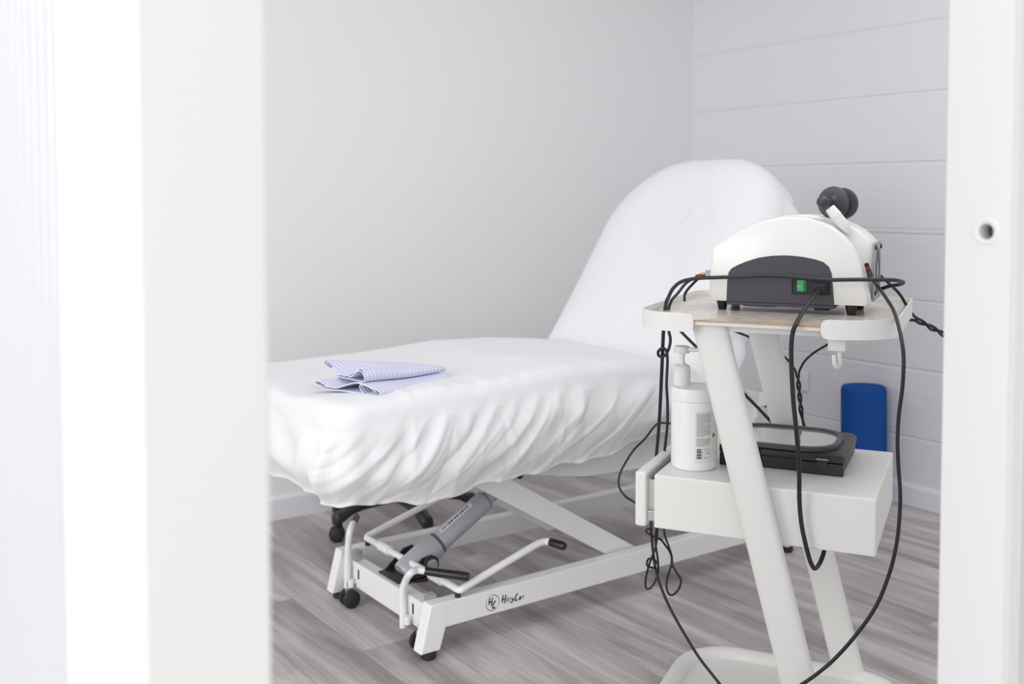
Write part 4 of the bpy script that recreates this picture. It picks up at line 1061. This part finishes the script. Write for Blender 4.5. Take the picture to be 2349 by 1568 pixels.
# lead falling from behind the drawer to the base, and the big loop on the right
cable('electrode_lead', [q(1492, 1185, .26), q(1494, 1215, .24), q(1497, 1255, .22), q(1503, 1300, .20), q(1514, 1340, .18), q(1536, 1392, .16), q(1568, 1450, .14), q(1602, 1505, .12), q(1635, 1548, .10), q(1665, 1585, .08)], .0034, M['cable'], 'dark lead falling from the open drawer to the trolley base')
cable('electrode_lead', [q(1998, 636, .145), q(2012, 654, .13), q(2032, 682, .10), q(2050, 712, .05), q(2062, 750, -.03), q(2070, 790, -.075), q(2073, 830, -.085), q(2070, 890, -.085), q(2062, 950, -.08), q(2059, 1010, -.075), q(2061, 1070, -.07), q(2065, 1130, -.07), q(2063, 1190, -.07), q(2056, 1250, -.07), q(2040, 1315, -.07), q(2012, 1385, -.07), q(1972, 1445, -.07), q(1920, 1505, -.07), q(1870, 1548, -.07), q(1815, 1585, -.065)], .0037, M['cable'], 'long black lead in a wide loop right of the trolley')
# coiled spare lead under the drawer
cable('electrode_lead', [q(1505, 1212, .20), q(1503, 1240, .20), q(1508, 1275, .20), q(1510, 1305, .205), q(1504, 1330, .205), q(1492, 1348, .20), q(1482, 1348, .20), q(1481, 1330, .20), q(1486, 1305, .20), q(1494, 1280, .205), q(1503, 1258, .21), q(1507, 1230, .21), q(1508, 1208, .21)], .0026, M['cable'], 'thin dark lead hanging in a narrow loop below the drawer')
cable('electrode_lead', [q(1523, 1212, .22), q(1526, 1230, .22), q(1533, 1250, .22), q(1541, 1275, .222), q(1541, 1292, .222), q(1552, 1312, .22), q(1562, 1330, .22), q(1557, 1350, .22), q(1543, 1364, .22), q(1532, 1358, .22), q(1529, 1335, .22), q(1536, 1308, .222), q(1542, 1288, .226), q(1537, 1266, .226), q(1526, 1250, .222), q(1517, 1238, .218), q(1505, 1232, .212), q(1492, 1226, .208), q(1483, 1220, .21), q(1484, 1213, .21), q(1491, 1214, .212), q(1494, 1224, .21)], .0026, M['cable'], 'thin dark lead twisted into a pear-shaped loop below the drawer')
bm = NB(); kc = q(1494, 1291, .196); kp = [kc + U * .011 * math.cos(a * 1.0) + np.array([0, 0, .012 * math.sin(a)]) + V * .003 * math.sin(3 * a) for a in [2 * math.pi * i / 24 for i in range(48)]]
tube(bm, kp, .0026, 10, closed=False); o = obj('cable_knot', bm, M['cable'], smooth=80, origin=kc); tag(o, 'small tight knot of dark lead before the couch rail', 'cable knot')
# leads under the tray, twisting together
def twist(P, Q, n, r, ph): # points winding round the line P..Q
    P = np.asarray(P); Q = np.asarray(Q); a, b, d = frame_of(Q - P)
    return [P + (Q - P) * (i / n) + (a * math.cos(ph + i * math.pi / 3) + b * math.sin(ph + i * math.pi / 3)) * r for i in range(n + 1)]
tw0 = q(1830, 862, .53); tw1 = q(1838, 945, .53)
cable('electrode_lead', [q(1640, 742, .47), q(1668, 753, .48), q(1718, 772, .50), q(1765, 792, .515), q(1800, 818, .525), q(1822, 845, .53)] + twist(tw0, tw1, 9, .0036, 0) + [q(1842, 970, .53), q(1848, 1000, .53), q(1852, 1035, .53)], .0030, M['cable'], 'dark lead sagging under the tray behind the far leg')
cable('electrode_lead', [q(1930, 770, .50), q(1898, 790, .51), q(1868, 808, .52), q(1846, 828, .53), q(1834, 850, .53)] + twist(tw0, tw1, 9, .0036, math.pi) + [q(1844, 970, .534), q(1852, 1000, .534), q(1858, 1035, .534)], .0030, M['cable'], 'dark lead coming from behind the hook and twisting down')
cable('electrode_lead', [q(1545, 738, .50), q(1565, 763, .50), q(1600, 798, .50), q(1655, 852, .50), q(1702, 898, .50), q(1735, 931, .50), q(1770, 968, .50), q(1800, 1000, .50), q(1835, 1036, .50)], .0042, M['cable'], 'taut black lead running diagonally behind both trolley legs')
# leads leaving to the right, twisted together
tb0 = q(2112, 738, .52); tb1 = q(2182, 776, .62)
cable('electrode_lead', [q(1996, 612, .36), q(2020, 633, .37), q(2042, 652, .39), q(2065, 676, .42), q(2084, 708, .46), q(2100, 727, .50)] + twist(tb0, tb1, 8, .0042, 2.0) + [q(2215, 800, .70), q(2250, 850, .75)], .0036, M['cable'], 'dark lead curving from the fan plate towards the door jamb')
cable('electrode_lead', [q(2050, 738, .47), q(2074, 735, .49), q(2096, 734, .505)] + twist(tb0, tb1, 8, .0042, 2.0 + math.pi) + [q(2215, 806, .71), q(2250, 860, .76)], .0036, M['cable'], 'dark lead leaving the tray level and twisting with another towards the jamb')
